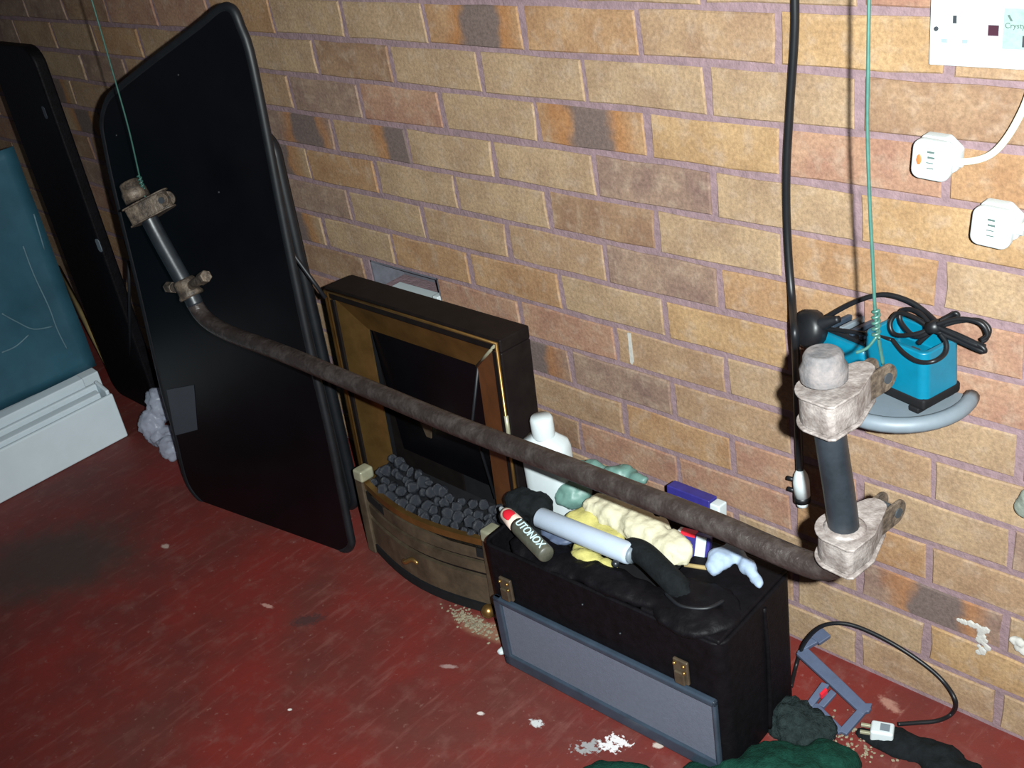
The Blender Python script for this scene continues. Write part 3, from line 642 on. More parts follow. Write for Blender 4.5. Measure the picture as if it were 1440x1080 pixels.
ctop = Vector((0.5816, -0.2540, 0.2970)); cend = Vector((0.7681, -0.2472, 0.2970)); ax = cend - ctop
ck = thing('white_cartridge', 'plain white plastic cartridge lying along the case top by the olive tube', 'tube'); ck.matrix_world = Matrix.Translation(ctop) @ frame(ax).to_4x4()
bm = bmesh.new(); Lc = ax.length; lathe(bm, [(0.014, 0), (0.0175, .004), (0.0175, Lc * .97), (0.016, Lc)]); link('barrel', bm, 'caulk', ck, smooth=True)
bm = bmesh.new(); lathe(bm, [(0.0135, Lc * .985), (0.0135, Lc + .006)]); link('plunger', bm, 'tray_grey', ck, smooth=True)

bo = thing('white_bottle', 'tall white plastic bottle standing in the back corner of the case', 'bottle', (0.530, -0.166, 0.2005))
bm = bmesh.new()
for z0, sx, sy in ((0.0, .030, .021), (.006, .034, .024), (.150, .034, .024), (.172, .030, .022), (.185, .016, .016), (.190, .0145, .0145)):
    pass
def rings(bm, secs, seg=20, pw=3.0):
    R = []
    for z, sx, sy in secs:
        R.append([bm.verts.new((sx * math.copysign(abs(math.cos(a)) ** (2 / pw), math.cos(a)), sy * math.copysign(abs(math.sin(a)) ** (2 / pw), math.sin(a)), z)) for a in [2 * math.pi * k / seg for k in range(seg)]])
    for a, b in zip(R, R[1:]):
        for k in range(seg): bm.faces.new((a[k], a[(k + 1) % seg], b[(k + 1) % seg], b[k]))
    bm.faces.new(R[0][::-1]); bm.faces.new(R[-1])
rings(bm, [(0, .038, .024), (.006, .042, .027), (.168, .042, .027), (.180, .038, .025), (.188, .022, .019), (.191, .018, .017)], 24, 3.6)
link('body', bm, 'white_plastic', bo, smooth=True)
bm = bmesh.new(); lathe(bm, [(0.0185, .188), (0.0195, .192), (0.0195, .222), (0.017, .227)]); link('cap', bm, 'white_plastic', bo, smooth=True)
bm = bmesh.new(); box(bm, (0.022, -0.0272, 0.150), (0.016, 0.001, 0.003), Matrix.Rotation(-.5, 3, 'Y')); link('print_mark', bm, 'ink', bo)
bo.rotation_euler = (0, 0, 0.25)

gg = blobo('green_glove', [((0.5597, -0.1386, 0.2920), (.035, .022, .026), None), ((0.5784, -0.1645, 0.2880), (.034, .026, .028), Matrix.Rotation(.5, 3, 'Z')), ((0.5814, -0.1116, 0.3000), (.05, .018, .022), Matrix.Rotation(.1, 3, 'Z')), ((0.6352, -0.1116, 0.3150), (.028, .014, .016), None), ((0.6713, -0.1090, 0.3180), (.026, .012, .012), Matrix.Rotation(-.3, 3, 'Y')), ((0.6440, -0.0986, 0.3220), (.020, .010, .008), None)], 'green_glove', None, 0.0045, 0.005, 60, 5, 2)
tag(gg, 'crumpled pale green latex glove in the case by the bottle', 'glove')
rx = Matrix.Rotation(math.radians(-8), 3, 'Z')
cg = blobo('cream_glove', [((0.6805, -0.1808, 0.3000), (.055, .030, .022), rx), ((0.7495, -0.1889, 0.3020), (.055, .032, .022), rx), ((0.8052, -0.1989, 0.3000), (.045, .028, .020), rx), ((0.6507, -0.1844, 0.3020), (.026, .022, .018), None), ((0.8225, -0.2121, 0.2930), (.026, .016, .014), None), ((0.7484, -0.2067, 0.2950), (.05, .016, .014), Matrix.Rotation(-.25, 3, 'Z'))], 'cream', None, 0.0045, 0.006, 55, 8, 2)
tag(cg, 'cream cotton work glove lying in the case under the hanging bar', 'glove')
yd = blobo('yellow_duster', [((0.6423, -0.2099, 0.2860), (.035, .03, .016), None), ((0.6874, -0.2137, 0.2840), (.05, .022, .012), Matrix.Rotation(-.2, 3, 'Z')), ((0.6868, -0.2653, 0.2680), (.028, .014, .012), None), ((0.7230, -0.2597, 0.2660), (.035, .010, .008), Matrix.Rotation(-.15, 3, 'Z')), ((0.6725, -0.2248, 0.2620), (.03, .05, .012), None)], 'yellow', None, 0.0045, 0.004, 55, 4, 2)
tag(yd, 'yellow duster showing on both sides of the white cartridge', 'duster')
bk = blobo('black_rag', [((0.5202, -0.2292, 0.2850), (.032, .03, .026), None), ((0.5456, -0.2180, 0.2820), (.022, .03, .024), None), ((0.5155, -0.2493, 0.2750), (.02, .03, .02), None), ((0.5712, -0.2357, 0.2620), (.03, .03, .014), None)], 'black_cloth', None, 0.0045, 0.006, 50, 6, 1)
tag(bk, 'black rag bunched behind the olive tube', 'rag')
gr = blobo('grey_rag', [((0.6218, -0.2466, 0.2680), (.024, .020, .010), None), ((0.5978, -0.2462, 0.2680), (.02, .018, .010), None)], 'clip_blue', None, 0.004, 0.003, 50, 9, 2)
tag(gr, 'slate blue scrap of cloth between olive tube and white cartridge', 'rag')
bc = blobo('blue_cloth', [((0.8836, -0.1771, 0.2920), (.022, .016, .016), None), ((0.8943, -0.1590, 0.2940), (.022, .013, .014), None), ((0.9255, -0.1686, 0.2900), (.024, .012, .012), Matrix.Rotation(-.5, 3, 'Z')), ((0.9479, -0.1792, 0.2820), (.016, .009, .009), Matrix.Rotation(-.6, 3, 'Z')), ((0.8820, -0.1923, 0.2840), (.012, .012, .014), None)], 'blue_cloth', None, 0.0035, 0.003, 70, 11, 2)
tag(bc, 'light blue cloth bunched at the right end of the case', 'cloth')
# printed packets
def packet(name, label, c, x, up, sx, sz, th, cols):
    t = thing(name, label, 'packet'); t.matrix_world = Matrix.Translation(c) @ frame(up, x).to_4x4()
    bm = bmesh.new(); box(bm, (0, 0, 0), (sx, th, sz)); link('carton', bm, cols[0], t, bevel=0.002)
    return t
p1 = packet('navy_carton', 'navy blue carton with a white end at the back of the case', Vector((0.7605, -0.0796, 0.2850)), (1, -0.02, -0.08), (0, 0.1, 1), 0.085, 0.05, 0.022, ['navy'])
boxo('white_end', (0.0425, -0.0112, -0.025), (0.062, 0.0112, 0.022), 'white_plastic', p1, bevel=0.003)
boxo('print', (-0.02, -0.0116, 0.004), (0.02, -0.0108, 0.012), 'shutter', p1)
p2 = packet('striped_packet', 'navy, white and red packet beside the cream glove', Vector((0.8219, -0.1607, 0.2720)), (0.9, 0.3, 0), (0, 0.3, 1), 0.052, 0.055, 0.014, ['navy'])
boxo('white_band', (0.004, -0.0078, -0.026), (0.020, 0.0078, 0.0265), 'white_plastic', p2)
boxo('red_band', (-0.022, -0.0080, 0.0225), (0.002, 0.0080, 0.0285), 'red', p2)
boxo('white_corner', (-0.0268, -0.0079, 0.018), (-0.016, 0.0079, 0.0283), 'white_plastic', p2)
sk = tubeo('wooden_stick', [(0.8355, -0.2030, 0.2760), (0.8773, -0.1848, 0.2740)], 0.0035, 'timber', None, seg=8, n=1); tag(sk, 'thin wooden stick end between the cream glove and light blue cloth', 'stick')

# ---------------------------------------------------------------- anti-roll bar hung from two wires
YB = -0.38
ar = thing('anti_roll_bar', 'rusty steel anti-roll bar hanging level on two green wires', 'bar', (0.55, YB, 0.55))
def L3(p): return Vector(p) - ar.location
mid = [(-0.1293, -0.3800, 0.5903), (-0.1134, -0.3800, 0.5686), (-0.0788, -0.3800, 0.5543), (-0.0097, -0.3800, 0.5488), (0.1471, -0.3800, 0.5510), (0.3787, -0.3800, 0.5465), (0.5765, -0.3800, 0.5426), (0.7488, -0.3800, 0.5455), (0.8982, -0.3800, 0.5469), (1.0294, -0.3800, 0.5481), (1.1081, -0.3800, 0.5442), (1.1499, -0.3800, 0.5429), (1.1742, -0.3800, 0.5456), (1.1919, -0.3800, 0.5565), (1.2040, -0.3800, 0.5777), (1.2058, -0.3800, 0.5959)]
tubeo('middle_bar', [L3(p) for p in mid], 0.0152, 'bar_steel', ar, seg=16, n=6)
tubeo('left_arm', [L3(p) for p in ((-0.1263, -0.3800, 0.5865), (-0.1386, -0.3800, 0.6191), (-0.1656, -0.3800, 0.6703), (-0.1914, -0.3800, 0.7228), (-0.2063, -0.3800, 0.7625))], 0.0158, 'bar_paint', ar, seg=16, n=6)
tubeo('right_arm', [L3(p) for p in ((1.2050, -0.3800, 0.5907), (1.2035, -0.3800, 0.6187), (1.1988, -0.3800, 0.6587), (1.1934, -0.3800, 0.6974), (1.1890, -0.3800, 0.7310), (1.1847, -0.3800, 0.7680))], 0.0165, 'bar_paint', ar, seg=16, n=6)
def teardrop(r, reach, rl, n=14):
    # bracket profile: rounded round the arm, one square corner, and a lug tapering away in local +Y
    pts = [(r * .80, -r * .95), (r * .95, -r * .80), (r * .95, r * .35)]
    pts += [(rl * math.cos(math.radians(a)), reach + rl * math.sin(math.radians(a))) for a in range(10, 171, 20)]
    pts += [(r * math.cos(math.radians(a)), r * math.sin(math.radians(a))) for a in range(140, 261, 12)]
    return pts
def bracket(name, c, axis, lug, h, r=0.031, reach=0.062, rl=0.013, m='dirty_steel', lugm='grimy_steel'):
    f = frame(axis, Vector(lug).cross(Vector(axis)))
    g = bpy.data.objects.new(name, bpy.data.meshes.new(name)); 
    bm = bmesh.new(); prism(bm, [(x, y, -h / 2) for x, y in teardrop(r * 0.93, 0.046, 0.0135)], (0, 0, 1), h)
    o = link(name, bm, m, ar, bevel=0.003); o.matrix_local = Matrix.Translation(c) @ f.to_4x4()
    bpy.data.objects.remove(g)
    for z in (-h / 2 - 0.002, h / 2 - 0.001):
        bm = bmesh.new(); prism(bm, [(x, y, z) for x, y in teardrop(r * 1.05, 0.050, 0.0145)], (0, 0, 1), 0.003); link('flange', bm, m, o, bevel=0.001)
    # open lug: two cheeks with a rounded end and an eye through them
    for s in (-1, 1):
        bm = bmesh.new()
        n = 16
        def pt(a, rr): return V(s * 0.009, 0, 0) + V(0, reach - 0.004 + rr * math.cos(a), rr * math.sin(a))
        outer = [pt(math.radians(-90 + 180 * k / n), h * .42) for k in range(n + 1)] + [V(s * .009, 0.03, h * .42), V(s * .009, 0.03, -h * .42)]
        prism(bm, outer, (s, 0, 0), 0.004); link('lug', bm, lugm, o, bevel=0.001)
    bm = bmesh.new(); lathe(bm, [(0.006, -0.0145), (0.006, 0.0145)], Matrix.Translation((0, reach - .004, 0)) @ Matrix.Rotation(math.pi / 2, 4, 'Y'), 12); link('eye', bm, 'hole', o)
    return o
br1 = bracket('drop_link_bracket', L3((1.1878, -0.3800, 0.7622)), V(-.03, 0, 1), V(0.18, 1, 0.16), 0.036, reach=0.080)
bm = bmesh.new(); lathe(bm, [(0.0235, -0.004), (0.0242, 0.010), (0.0205, 0.017), (0.0200, 0.024), (0.017, 0.028)], seg=20); bh = link('bush', bm, 'bush', ar, smooth=True, bevel=0.0015); bh.matrix_local = Matrix.Translation(L3((1.1835, -0.3800, 0.7943))) @ frame(V(-.03, 0, 1)).to_4x4()
br2 = bracket('mounting_bracket', L3((1.2050, -0.3800, 0.5936)), V(.02, 0, 1), V(0.12, 1, 0.1), 0.036, r=0.030, reach=0.082)
bm = bmesh.new(); lathe(bm, [(0.0225, -0.020), (0.0225, 0.019), (0.019, 0.0205)], seg=18); bh = link('bush', bm, 'dirty_steel', ar, smooth=True); bh.matrix_local = Matrix.Translation(L3((1.2050, -0.3800, 0.5955))) @ frame(V(.02, 0, 1)).to_4x4()
la = (L3((-0.2151, -0.3800, 0.7820)) - L3((-0.1386, -0.3800, 0.6191))).normalized()
br3 = bracket('drop_link_bracket', L3((-0.2111, -0.3800, 0.7590)), la, V(0.75, 0.5, 0.25), 0.032, r=0.027, reach=0.056, rl=0.012, m='grimy_steel')
bm = bmesh.new(); lathe(bm, [(0.024, -0.004), (0.024, 0.012), (0.021, 0.018), (0.019, 0.030), (0.016, 0.033)], seg=18); bh = link('bush', bm, 'grimy_steel', ar, smooth=True); bh.matrix_local = Matrix.Translation(L3((-0.2219, -0.3800, 0.7838))) @ frame(la).to_4x4()
cl = L3((-0.1366, -0.3800, 0.6181))
bm = bmesh.new(); lathe(bm, [(0.0225, -0.018), (0.0245, -0.014), (0.021, -0.008), (0.021, 0.014), (0.018, 0.018)], seg=18); cb_ = link('clamp', bm, 'grimy_steel', ar, smooth=True); cb_.matrix_local = Matrix.Translation(cl) @ frame(la).to_4x4()
for p in ((-0.0694, -0.3800, 0.6504), (-0.1972, -0.3800, 0.6070)):
    d = (L3(p) - cl); bm = bmesh.new(); tube(bm, [cl + d * .3, cl + d * .95], 0.009, 10); tube(bm, [cl + d * .9, cl + d * 1.3], 0.0115, 6); link('clamp_bolt', bm, 'grimy_steel', ar, bevel=0.001)
# hanging wires, each twisted round a bracket eye
def helix(c, r, z0, z1, turns, n=16):
    return [Vector(c) + V(r * math.cos(2 * math.pi * turns * t / (turns * n)), r * math.sin(2 * math.pi * turns * t / (turns * n)), z0 + (z1 - z0) * t / (turns * n)) for t in range(turns * n + 1)]
wr = thing('hanging_wire', 'green wire holding the right end of the hanging bar', 'wire', tuple(Vector((1.2124, -0.3300, 0.8403))))
c0 = wr.location.copy()
eye = Vector((1.2164, -0.3220, 0.7873))
tubeo('strand', [V(*(1.2038, -0.3300, 1.1478)) - c0 + V(0, 0, 2.3 - (1.2038, -0.3300, 1.1478)[2]), V(*(1.2038, -0.3300, 1.1478)) - c0 + V(0, 0, .5), V(*(1.2038, -0.3300, 1.1478)) - c0 + V(0, 0, .1), V(*(1.2028, -0.3300, 1.0927)) - c0, V(*(1.2024, -0.3300, 1.0345)) - c0, V(*(1.2049, -0.3300, 0.9661)) - c0, V(*(1.2082, -0.3300, 0.9085)) - c0, V(0, 0, 0), eye - c0], 0.0018, 'wire', wr, seg=8, n=10)
bm = bmesh.new(); tube(bm, helix((0, 0, 0), 0.0032, -0.02, 0.012, 5), 0.0017, 6); tube(bm, spline([V(0.001, 0, -.018), V(-0.006, -.006, -.030), V(-.016, -.01, -.036)], 5), 0.0017, 6); link('twist', bm, 'wire', wr, smooth=True)
wl_ = thing('hanging_wire', 'thin green wire holding the left end of the hanging bar', 'wire', tuple(Vector((-0.2076, -0.3700, 0.8137))))
c0 = wl_.location.copy()
tubeo('strand', [V(*(-0.1697, -0.3700, 1.1348)) - c0 + V(0.0, 0, 2.3 - (-0.1697, -0.3700, 1.1348)[2]), V(*(-0.1697, -0.3700, 1.1348)) - c0 + V(0, 0, .4), V(*(-0.1697, -0.3700, 1.1348)) - c0 + V(0, 0, .08), V(*(-0.1697, -0.3700, 1.1348)) - c0, V(*(-0.1799, -0.3700, 0.9916)) - c0, V(*(-0.1884, -0.3700, 0.9087)) - c0, V(0, 0, 0), V(0.006, -0.004, -0.03)], 0.0015, 'wire', wl_, seg=8, n=10)
bm = bmesh.new(); tube(bm, helix((0, 0, 0), 0.003, -0.014, 0.012, 4), 0.0018, 6); link('twist', bm, 'wire', wl_, smooth=True)

# ---------------------------------------------------------------- charger on its wall tray
sh_z = 0.572
sv = thing('wall_tray', 'blue-grey half-round plastic tray fixed to the brick wall under the charger', 'tray', (1.090, 0.0, sh_z))
R_ = 0.092; yc = -0.038
arc = [(R_ * math.cos(a), yc + R_ * math.sin(a)) for a in [math.radians(a_) for a_ in range(156, 385, 10)]]
arc = [(x, min(y, -0.003)) for x, y in arc]
bm = bmesh.new(); prism(bm, [V(x, y, -0.006) for x, y in arc], (0, 0, 1), 0.012); link('base', bm, 'tray_grey', sv, bevel=0.004, seg=3)
bm = bmesh.new(); tube(bm, [V(x, y, 0.004) for x, y in arc], 0.0105, 10); link('rim', bm, 'tray_grey', sv, smooth=True)
ch = thing('battery_charger', 'teal battery charger with black base on the blue-grey tray', 'charger', (1.148, -0.088, 0.5785), (0, 0, math.radians(-14)))
# local: x runs back along the front edge (negative = left), y into the wall
boxo('base', (-0.205, 0.0, 0.006), (0.003, 0.070, 0.022), 'matt_black', ch, bevel=0.004)
for x, y in ((-0.012, 0.006), (-0.012, 0.06), (-0.19, 0.008), (-0.19, 0.06)):
    boxo('foot', (x - 0.008, y - 0.008, 0.0), (x + 0.008, y + 0.008, 0.008), 'matt_black', ch, bevel=0.002)
bm = bmesh.new(); box(bm, (-0.15, 0.035, 0.038), (0.106, 0.066, 0.036)); link('low_body', bm, 'teal', ch, bevel=0.009, seg=3)
# hollow tower
bm = bmesh.new()
ow, od = 0.102, 0.068; o_ = rrect(ow, od, 0.012, 5); i_ = rrect(ow - .016, od - .016, 0.008, 5); n = len(o_)
lv = [[bm.verts.new((x * k + (-0.049), y * k + 0.035, z)) for x, y in pts] for pts, z, k in ((o_, .020, 1.02), (o_, .086, .97), (i_, .086, .97), (i_, .060, .96))]
for a, b in zip(lv, lv[1:]):
    for i in range(n): bm.faces.new((a[i], a[(i + 1) % n], b[(i + 1) % n], b[i]))
bm.faces.new(lv[0][::-1]); bm.faces.new(lv[3]); link('tower', bm, 'teal', ch, smooth=False, bevel=0.002)
bm = bmesh.new(); box(bm, (-0.045, 0.035, 0.062), (0.012, 0.012, 0.006)); link('contact', bm, 'hole', ch)
boxo('slide_plate', (-0.175, 0.012, 0.054), (-0.105, 0.064, 0.062), 'rubber', ch, bevel=0.002)
for k in range(4):
    x = -0.165 + k * 0.017
    bm = bmesh.new(); box(bm, (x, 0.038, 0.066), (0.007, 0.048, 0.008), Matrix.Rotation(.0, 3, 'Z')); link('slide_rail', bm, 'tray_rim' if k != 1 else 'tray_grey', ch, bevel=0.0015)
# its plug and coiled lead
pg = thing('black_plug', 'black mains plug of the charger lying by its left end', 'plug', tuple((0.9694, -0.0550, 0.6445)))
bm = bmesh.new(); lathe(bm, [(0.018, -0.014), (0.026, -0.010), (0.027, 0.004), (0.021, 0.013)], frame(V(-.35, -1, .3)).to_4x4(), 16); link('body', bm, 'cable', pg, smooth=True)
bm = bmesh.new(); q = frame(V(-.35, -1, .3)); tube(bm, spline([V(0.012, 0, 0.008), V(0.03, 0, 0.018), V(0.045, 0.0, 0.025)], 4), [0.011, .011, .010, .009, .008, .007, .006, .005, .005], 10); link('strain_relief', bm, 'rubber', pg, smooth=True)
bm = bmesh.new(); box(bm, q @ V(0.006, 0, -0.024), (0.005, 0.018, 0.004), q); box(bm, q @ V(-0.008, 0.011, -0.022), (0.006, 0.018, 0.004), q); box(bm, q @ V(-.008, -.011, -.022), (0.006, .018, .004), q); link('pins', bm, 'brass', pg)
cdn = [(0.9915, -0.0500, 0.6636), (1.0306, -0.0450, 0.6932), (1.0677, -0.0400, 0.7103), (1.1015, -0.0400, 0.7094), (1.1276, -0.0450, 0.7015), (1.1515, -0.0600, 0.6971)]
cc = thing('charger_lead', 'thin black charger lead bundled in loops above the teal charger', 'cable', tuple((1.1490, -0.0600, 0.6915)))
c0 = cc.location.copy()
tubeo('lead', [Vector(p) - c0 for p in cdn], 0.0034, 'cable', cc, seg=8, n=6)
lps = [[(1.1446, -0.0600, 0.6885), (1.1187, -0.0550, 0.6961), (1.0945, -0.0500, 0.6943), (1.0867, -0.0550, 0.6796), (1.0962, -0.0600, 0.6688), (1.1242, -0.0650, 0.6780), (1.1446, -0.0600, 0.6885)],
       [(1.1472, -0.0620, 0.6920), (1.1208, -0.0500, 0.7022), (1.0976, -0.0450, 0.6968), (1.0985, -0.0500, 0.6831), (1.1219, -0.0620, 0.6740), (1.1380, -0.0650, 0.6813), (1.1480, -0.0600, 0.6933)],
       [(1.1464, -0.0600, 0.6870), (1.1332, -0.0620, 0.6707), (1.1296, -0.0620, 0.6658), (1.1384, -0.0580, 0.6781)],
       [(1.1417, -0.0580, 0.6909), (1.1618, -0.0500, 0.7056), (1.1687, -0.0500, 0.7111), (1.1707, -0.0500, 0.7057), (1.1552, -0.0600, 0.6969)],
       [(1.1464, -0.0600, 0.6889), (1.1731, -0.0550, 0.7027), (1.1990, -0.0550, 0.7106), (1.2123, -0.0550, 0.7023), (1.2117, -0.0600, 0.6910), (1.2076, -0.0620, 0.6871)],
       [(1.1474, -0.0620, 0.6881), (1.1786, -0.0650, 0.6833), (1.2047, -0.0700, 0.6805), (1.2151, -0.0700, 0.6793), (1.2096, -0.0700, 0.6857), (1.1783, -0.0650, 0.6911), (1.1490, -0.0620, 0.6944)],
       [(1.1453, -0.0620, 0.6955), (1.1744, -0.0660, 0.6906), (1.2027, -0.0700, 0.6859), (1.2139, -0.0680, 0.6848), (1.1930, -0.0680, 0.6883)],
       [(1.1516, -0.0640, 0.6979), (1.1778, -0.0600, 0.7100), (1.2038, -0.0600, 0.7102), (1.2131, -0.0600, 0.6971), (1.2075, -0.0620, 0.6890)],
       [(1.0976, -0.0700, 0.6657), (1.1231, -0.0900, 0.6635), (1.1467, -0.1000, 0.6625), (1.1664, -0.1000, 0.6677), (1.1711, -0.0800, 0.6700), (1.1678, -0.0700, 0.6791), (1.1580, -0.0650, 0.6861)],
       [(0.9751, -0.0500, 0.6446), (1.0154, -0.0550, 0.6533), (1.0590, -0.0600, 0.6598), (1.0976, -0.0700, 0.6657)]]
for l in lps: tubeo('loop', [Vector(p) - c0 for p in l], 0.0030, 'cable', cc, seg=8, n=6)
bm = bmesh.new(); tube(bm, [Vector((1.1410, -0.0620, 0.6886)) - c0, Vector((1.1543, -0.0620, 0.6967)) - c0], 0.0085, 10); link('tie', bm, 'cable', cc, smooth=True)

# ---------------------------------------------------------------- long black cable down the wall
kc = thing('black_cable', 'black cable hanging down the bricks to a white connector', 'cable', (0.9, -0.012, 0.5))
c0 = kc.location.copy()
cp = [(0.9342, -0.0120, 1.0684), (0.9316, -0.0120, 1.0167), (0.9228, -0.0120, 0.9350), (0.9142, -0.0120, 0.8379), (0.9131, -0.0120, 0.7454), (0.9284, -0.0300, 0.6698), (0.9690, -0.0900, 0.6521), (0.9443, -0.0500, 0.5705), (0.9319, -0.0300, 0.4851), (0.9326, -0.0300, 0.3843)]
top = Vector(cp[0]); tubeo('lead', [V(top.x, top.y, 2.3) - c0, V(top.x, top.y, 1.8) - c0, V(top.x, top.y, 1.4) - c0, V(top.x, top.y, top.z + .12) - c0] + [Vector(p) - c0 for p in cp], 0.0056, 'cable', kc, seg=10, n=8)
bm = bmesh.new(); p = Vector((0.9337, -0.0300, 0.3795)) - c0; d = (Vector((0.9346, -0.0300, 0.3256)) - Vector((0.9326, -0.0300, 0.3843))); f4 = Matrix.Translation(p) @ frame(d).to_4x4()
lathe(bm, [(0.006, -.004), (0.010, .004), (0.0125, .016), (0.0125, .042)], f4, 16); cn = link('connector', bm, 'white_plastic', kc, smooth=True)
bm = bmesh.new(); lathe(bm, [(0.0128, .042), (0.0128, .052)], f4, 16); link('collar', bm, 'cable', kc, smooth=True)
bm = bmesh.new(); lathe(bm, [(0.009, .052), (0.009, .060), (.004, .064)], f4, 12); link('tip', bm, 'white_plastic', kc, smooth=True)
for z in (0.016, 0.036):
    bm = bmesh.new(); q = f4 @ V(0, 0, z); tube(bm, [q + V(-0.010, -.002, 0), q + V(-0.022, -.004, 0.001)], 0.0035, 8); link('prong', bm, 'cable', kc, smooth=True)

# ---------------------------------------------------------------- socket and the two white plugs on the wall
so = thing('wall_socket', 'white double wall socket with a grey label on the brick wall', 'socket', tuple((1.1075, -0.0140, 0.9995)))
boxo('plate', (0.0, 0.0, 0.0), (0.147, 0.014, 0.087), 'white_plastic', so, bevel=0.0015)
c0 = so.location.copy()
def sq(name, px, py, w_, h_, m, th=0.0008, par=so):
    k = Vector(W0(px, py)) if False else None
def onp(px_, pz_, w_, h_, m, name, th=0.0006, bev=0):
    return boxo(name, (px_ - w_ / 2, -th, pz_ - h_ / 2), (px_ + w_ / 2, 0.001, pz_ + h_ / 2), m, so, bevel=bev)
SOCK = [Vector(p) - c0 for p in ((1.1363, -0.0140, 1.0515), (1.1250, -0.0140, 1.0277), (1.1486, -0.0140, 1.0278), (1.1154, -0.0140, 1.0407), (1.1803, -0.0140, 1.0542), (1.1810, -0.0140, 1.0414), (1.1811, -0.0140, 1.0276), (1.2038, -0.0140, 1.0436), (1.2115, -0.0140, 1.0304), (1.1957, -0.0140, 1.0524))]
onp(SOCK[0].x, SOCK[0].z, 0.0042, 0.0085, 'hole', 'earth_slot'); onp(SOCK[1].x, SOCK[1].z, 0.0065, 0.0042, 'shutter', 'pin_slot'); onp(SOCK[2].x, SOCK[2].z, 0.0065, 0.0042, 'shutter', 'pin_slot')
bm = bmesh.new(); lathe(bm, [(0.0026, 0), (0.0026, 0.0014), (0.0015, 0.002)], Matrix.Translation((SOCK[3].x, 0, SOCK[3].z)) @ Matrix.Rotation(math.pi / 2, 4, 'X'), 10); link('screw', bm, 'hole', so)
z5 = SOCK[5].z; rk = boxo('rocker_switch', (SOCK[5].x - 0.0075, -0.003, z5 - 0.021), (SOCK[5].x + 0.0075, 0.001, z5 + 0.021), 'white_plastic', so, bevel=0.001)
boxo('rocker_mark', (SOCK[5].x - 0.0058, -0.0036, z5 - 0.0055), (SOCK[5].x + 0.0058, -0.0025, z5 + 0.006), 'switch_red', rk)
lx = SOCK[7].x; lz = SOCK[7].z
lb = boxo('label', (lx - 0.0135, -0.0008, lz - 0.022), (lx + 0.032, 0.001, lz + 0.021), 'sticker', so)
rot90 = Matrix.Rotation(math.pi / 2, 4, 'X')
texto('lettering', 'CrystyFl', 0.0082, 'ink', lb, Matrix.Translation((lx - 0.0118, -0.0011, lz + 0.003)) @ rot90, 0.0002, 'LEFT')
bm = bmesh.new(); prism(bm, [V(lx - .0095, -.0012, lz + .014), V(lx - .0075, -.0012, lz + .0145), V(lx - .0035, -.0012, lz + .008), V(lx - .006, -.0012, lz + .008)], (0, 1, 0), 0.0006); link('emblem', bm, 'ink', lb)
onp(SOCK[8].x + 0.003, SOCK[8].z, 0.0055, 0.012, 'hole', 'switch_edge', 0.0012)
def plug(label, c, orange, cord):
    t = thing('white_plug', label, 'plug', c, (0, math.radians(4), 0), 'white mains plugs hanging on the wall')
    bm = bmesh.new(); prism(bm, [V(x, -0.020, z) for x, z in rrect(0.047, 0.048, 0.011)], (0, 1, 0), 0.014); link('cover', bm, 'white_plastic', t, bevel=0.004, seg=3)
    bm = bmesh.new(); prism(bm, [V(-0.019, -.006, -.024), V(.010, -.006, -.025), V(.027, -.006, -.012), V(.027, -.006, .012), V(.010, -.006, .025), V(-.019, -.006, .024), V(-.023, -.006, .014), V(-.023, -.006, -.014)], (0, 1, 0), 0.018); link('base', bm, 'white_plastic', t, bevel=0.003)
    for x, z in ((-.012, 0), (.006, .011), (.006, -.011)): boxo('pin', (x - .002, .011, z - .004), (x + .002, .024, z + .004), 'brass', t)
    if orange:
        bm = bmesh.new(); bmesh.ops.create_uvsphere(bm, u_segments=14, v_segments=8, radius=1, matrix=Matrix.Translation((-.0135, -.020, 0)) @ Matrix.Diagonal((.0035, .001, .0065, 1))); link('fuse_dot', bm, 'orange', t, smooth=True)
    for k in range(4):
        bm = bmesh.new(); box(bm, (0.000 + (0.001 if k % 2 else 0), -0.0202, 0.011 - k * 0.0065), (0.0085, 0.0006, 0.0012 if k > 1 else 0.0024)); link('rating_print', bm, 'ink', t)
    bm = bmesh.new(); lathe(bm, [(0.0055, 0), (0.0050, 0.012)], Matrix.Translation((0.022, -0.008, 0)) @ Matrix.Rotation(math.pi / 2, 4, 'Y'), 10); link('cord_grip', bm, 'white_plastic', t)
    tubeo('cord', [V(0.026, -.008, 0)] + [Vector(p) - Vector(c) for p in cord], 0.0042, 'cream_cable', t, seg=10, n=6)
    return t
plug('white mains plug with an orange fuse dot hanging below the wall socket', (1.1275, -0.0250, 0.8969), True, ((1.1752, -0.0300, 0.9023), (1.1932, -0.0300, 0.9144), (1.2069, -0.0300, 0.9363), (1.2174, -0.0300, 0.9644), (1.2232, -0.0300, 0.9897), (1.2289, -0.0300, 1.0338), (1.2328, -0.0300, 1.0775), V(1.235, -0.03, 2.3)))
plug('plain white mains plug, lower and at the right of the pair', (1.2021, -0.0250, 0.8246), False, ((1.2434, -0.0300, 0.8400), (1.2594, -0.0300, 0.8636), (1.2652, -0.0300, 0.9293), (1.2658, -0.0300, 1.0060), V(1.27, -0.03, 2.3)))
kn = blobo('foam_lump', [((1.2558, -0.0120, 0.4303), (.013, .012, .017), None), ((1.2610, -0.0120, 0.4460), (.013, .012, .014), None)], 'stone', None, 0.003, 0.002, 80, 2, 2); tag(kn, 'grey-green foam lump on the wall at the right edge', 'lump')
kn = blobo('mortar_lump', [((1.2617, -0.0040, 0.1905), (.014, .006, .008), None), ((1.2723, -0.0040, 0.1801), (.016, .006, .008), None)], 'lime', None, 0.003, 0.003, 120, 2, 1); tag(kn, 'pale mortar lump on the bricks near the floor at the right edge', 'lump')

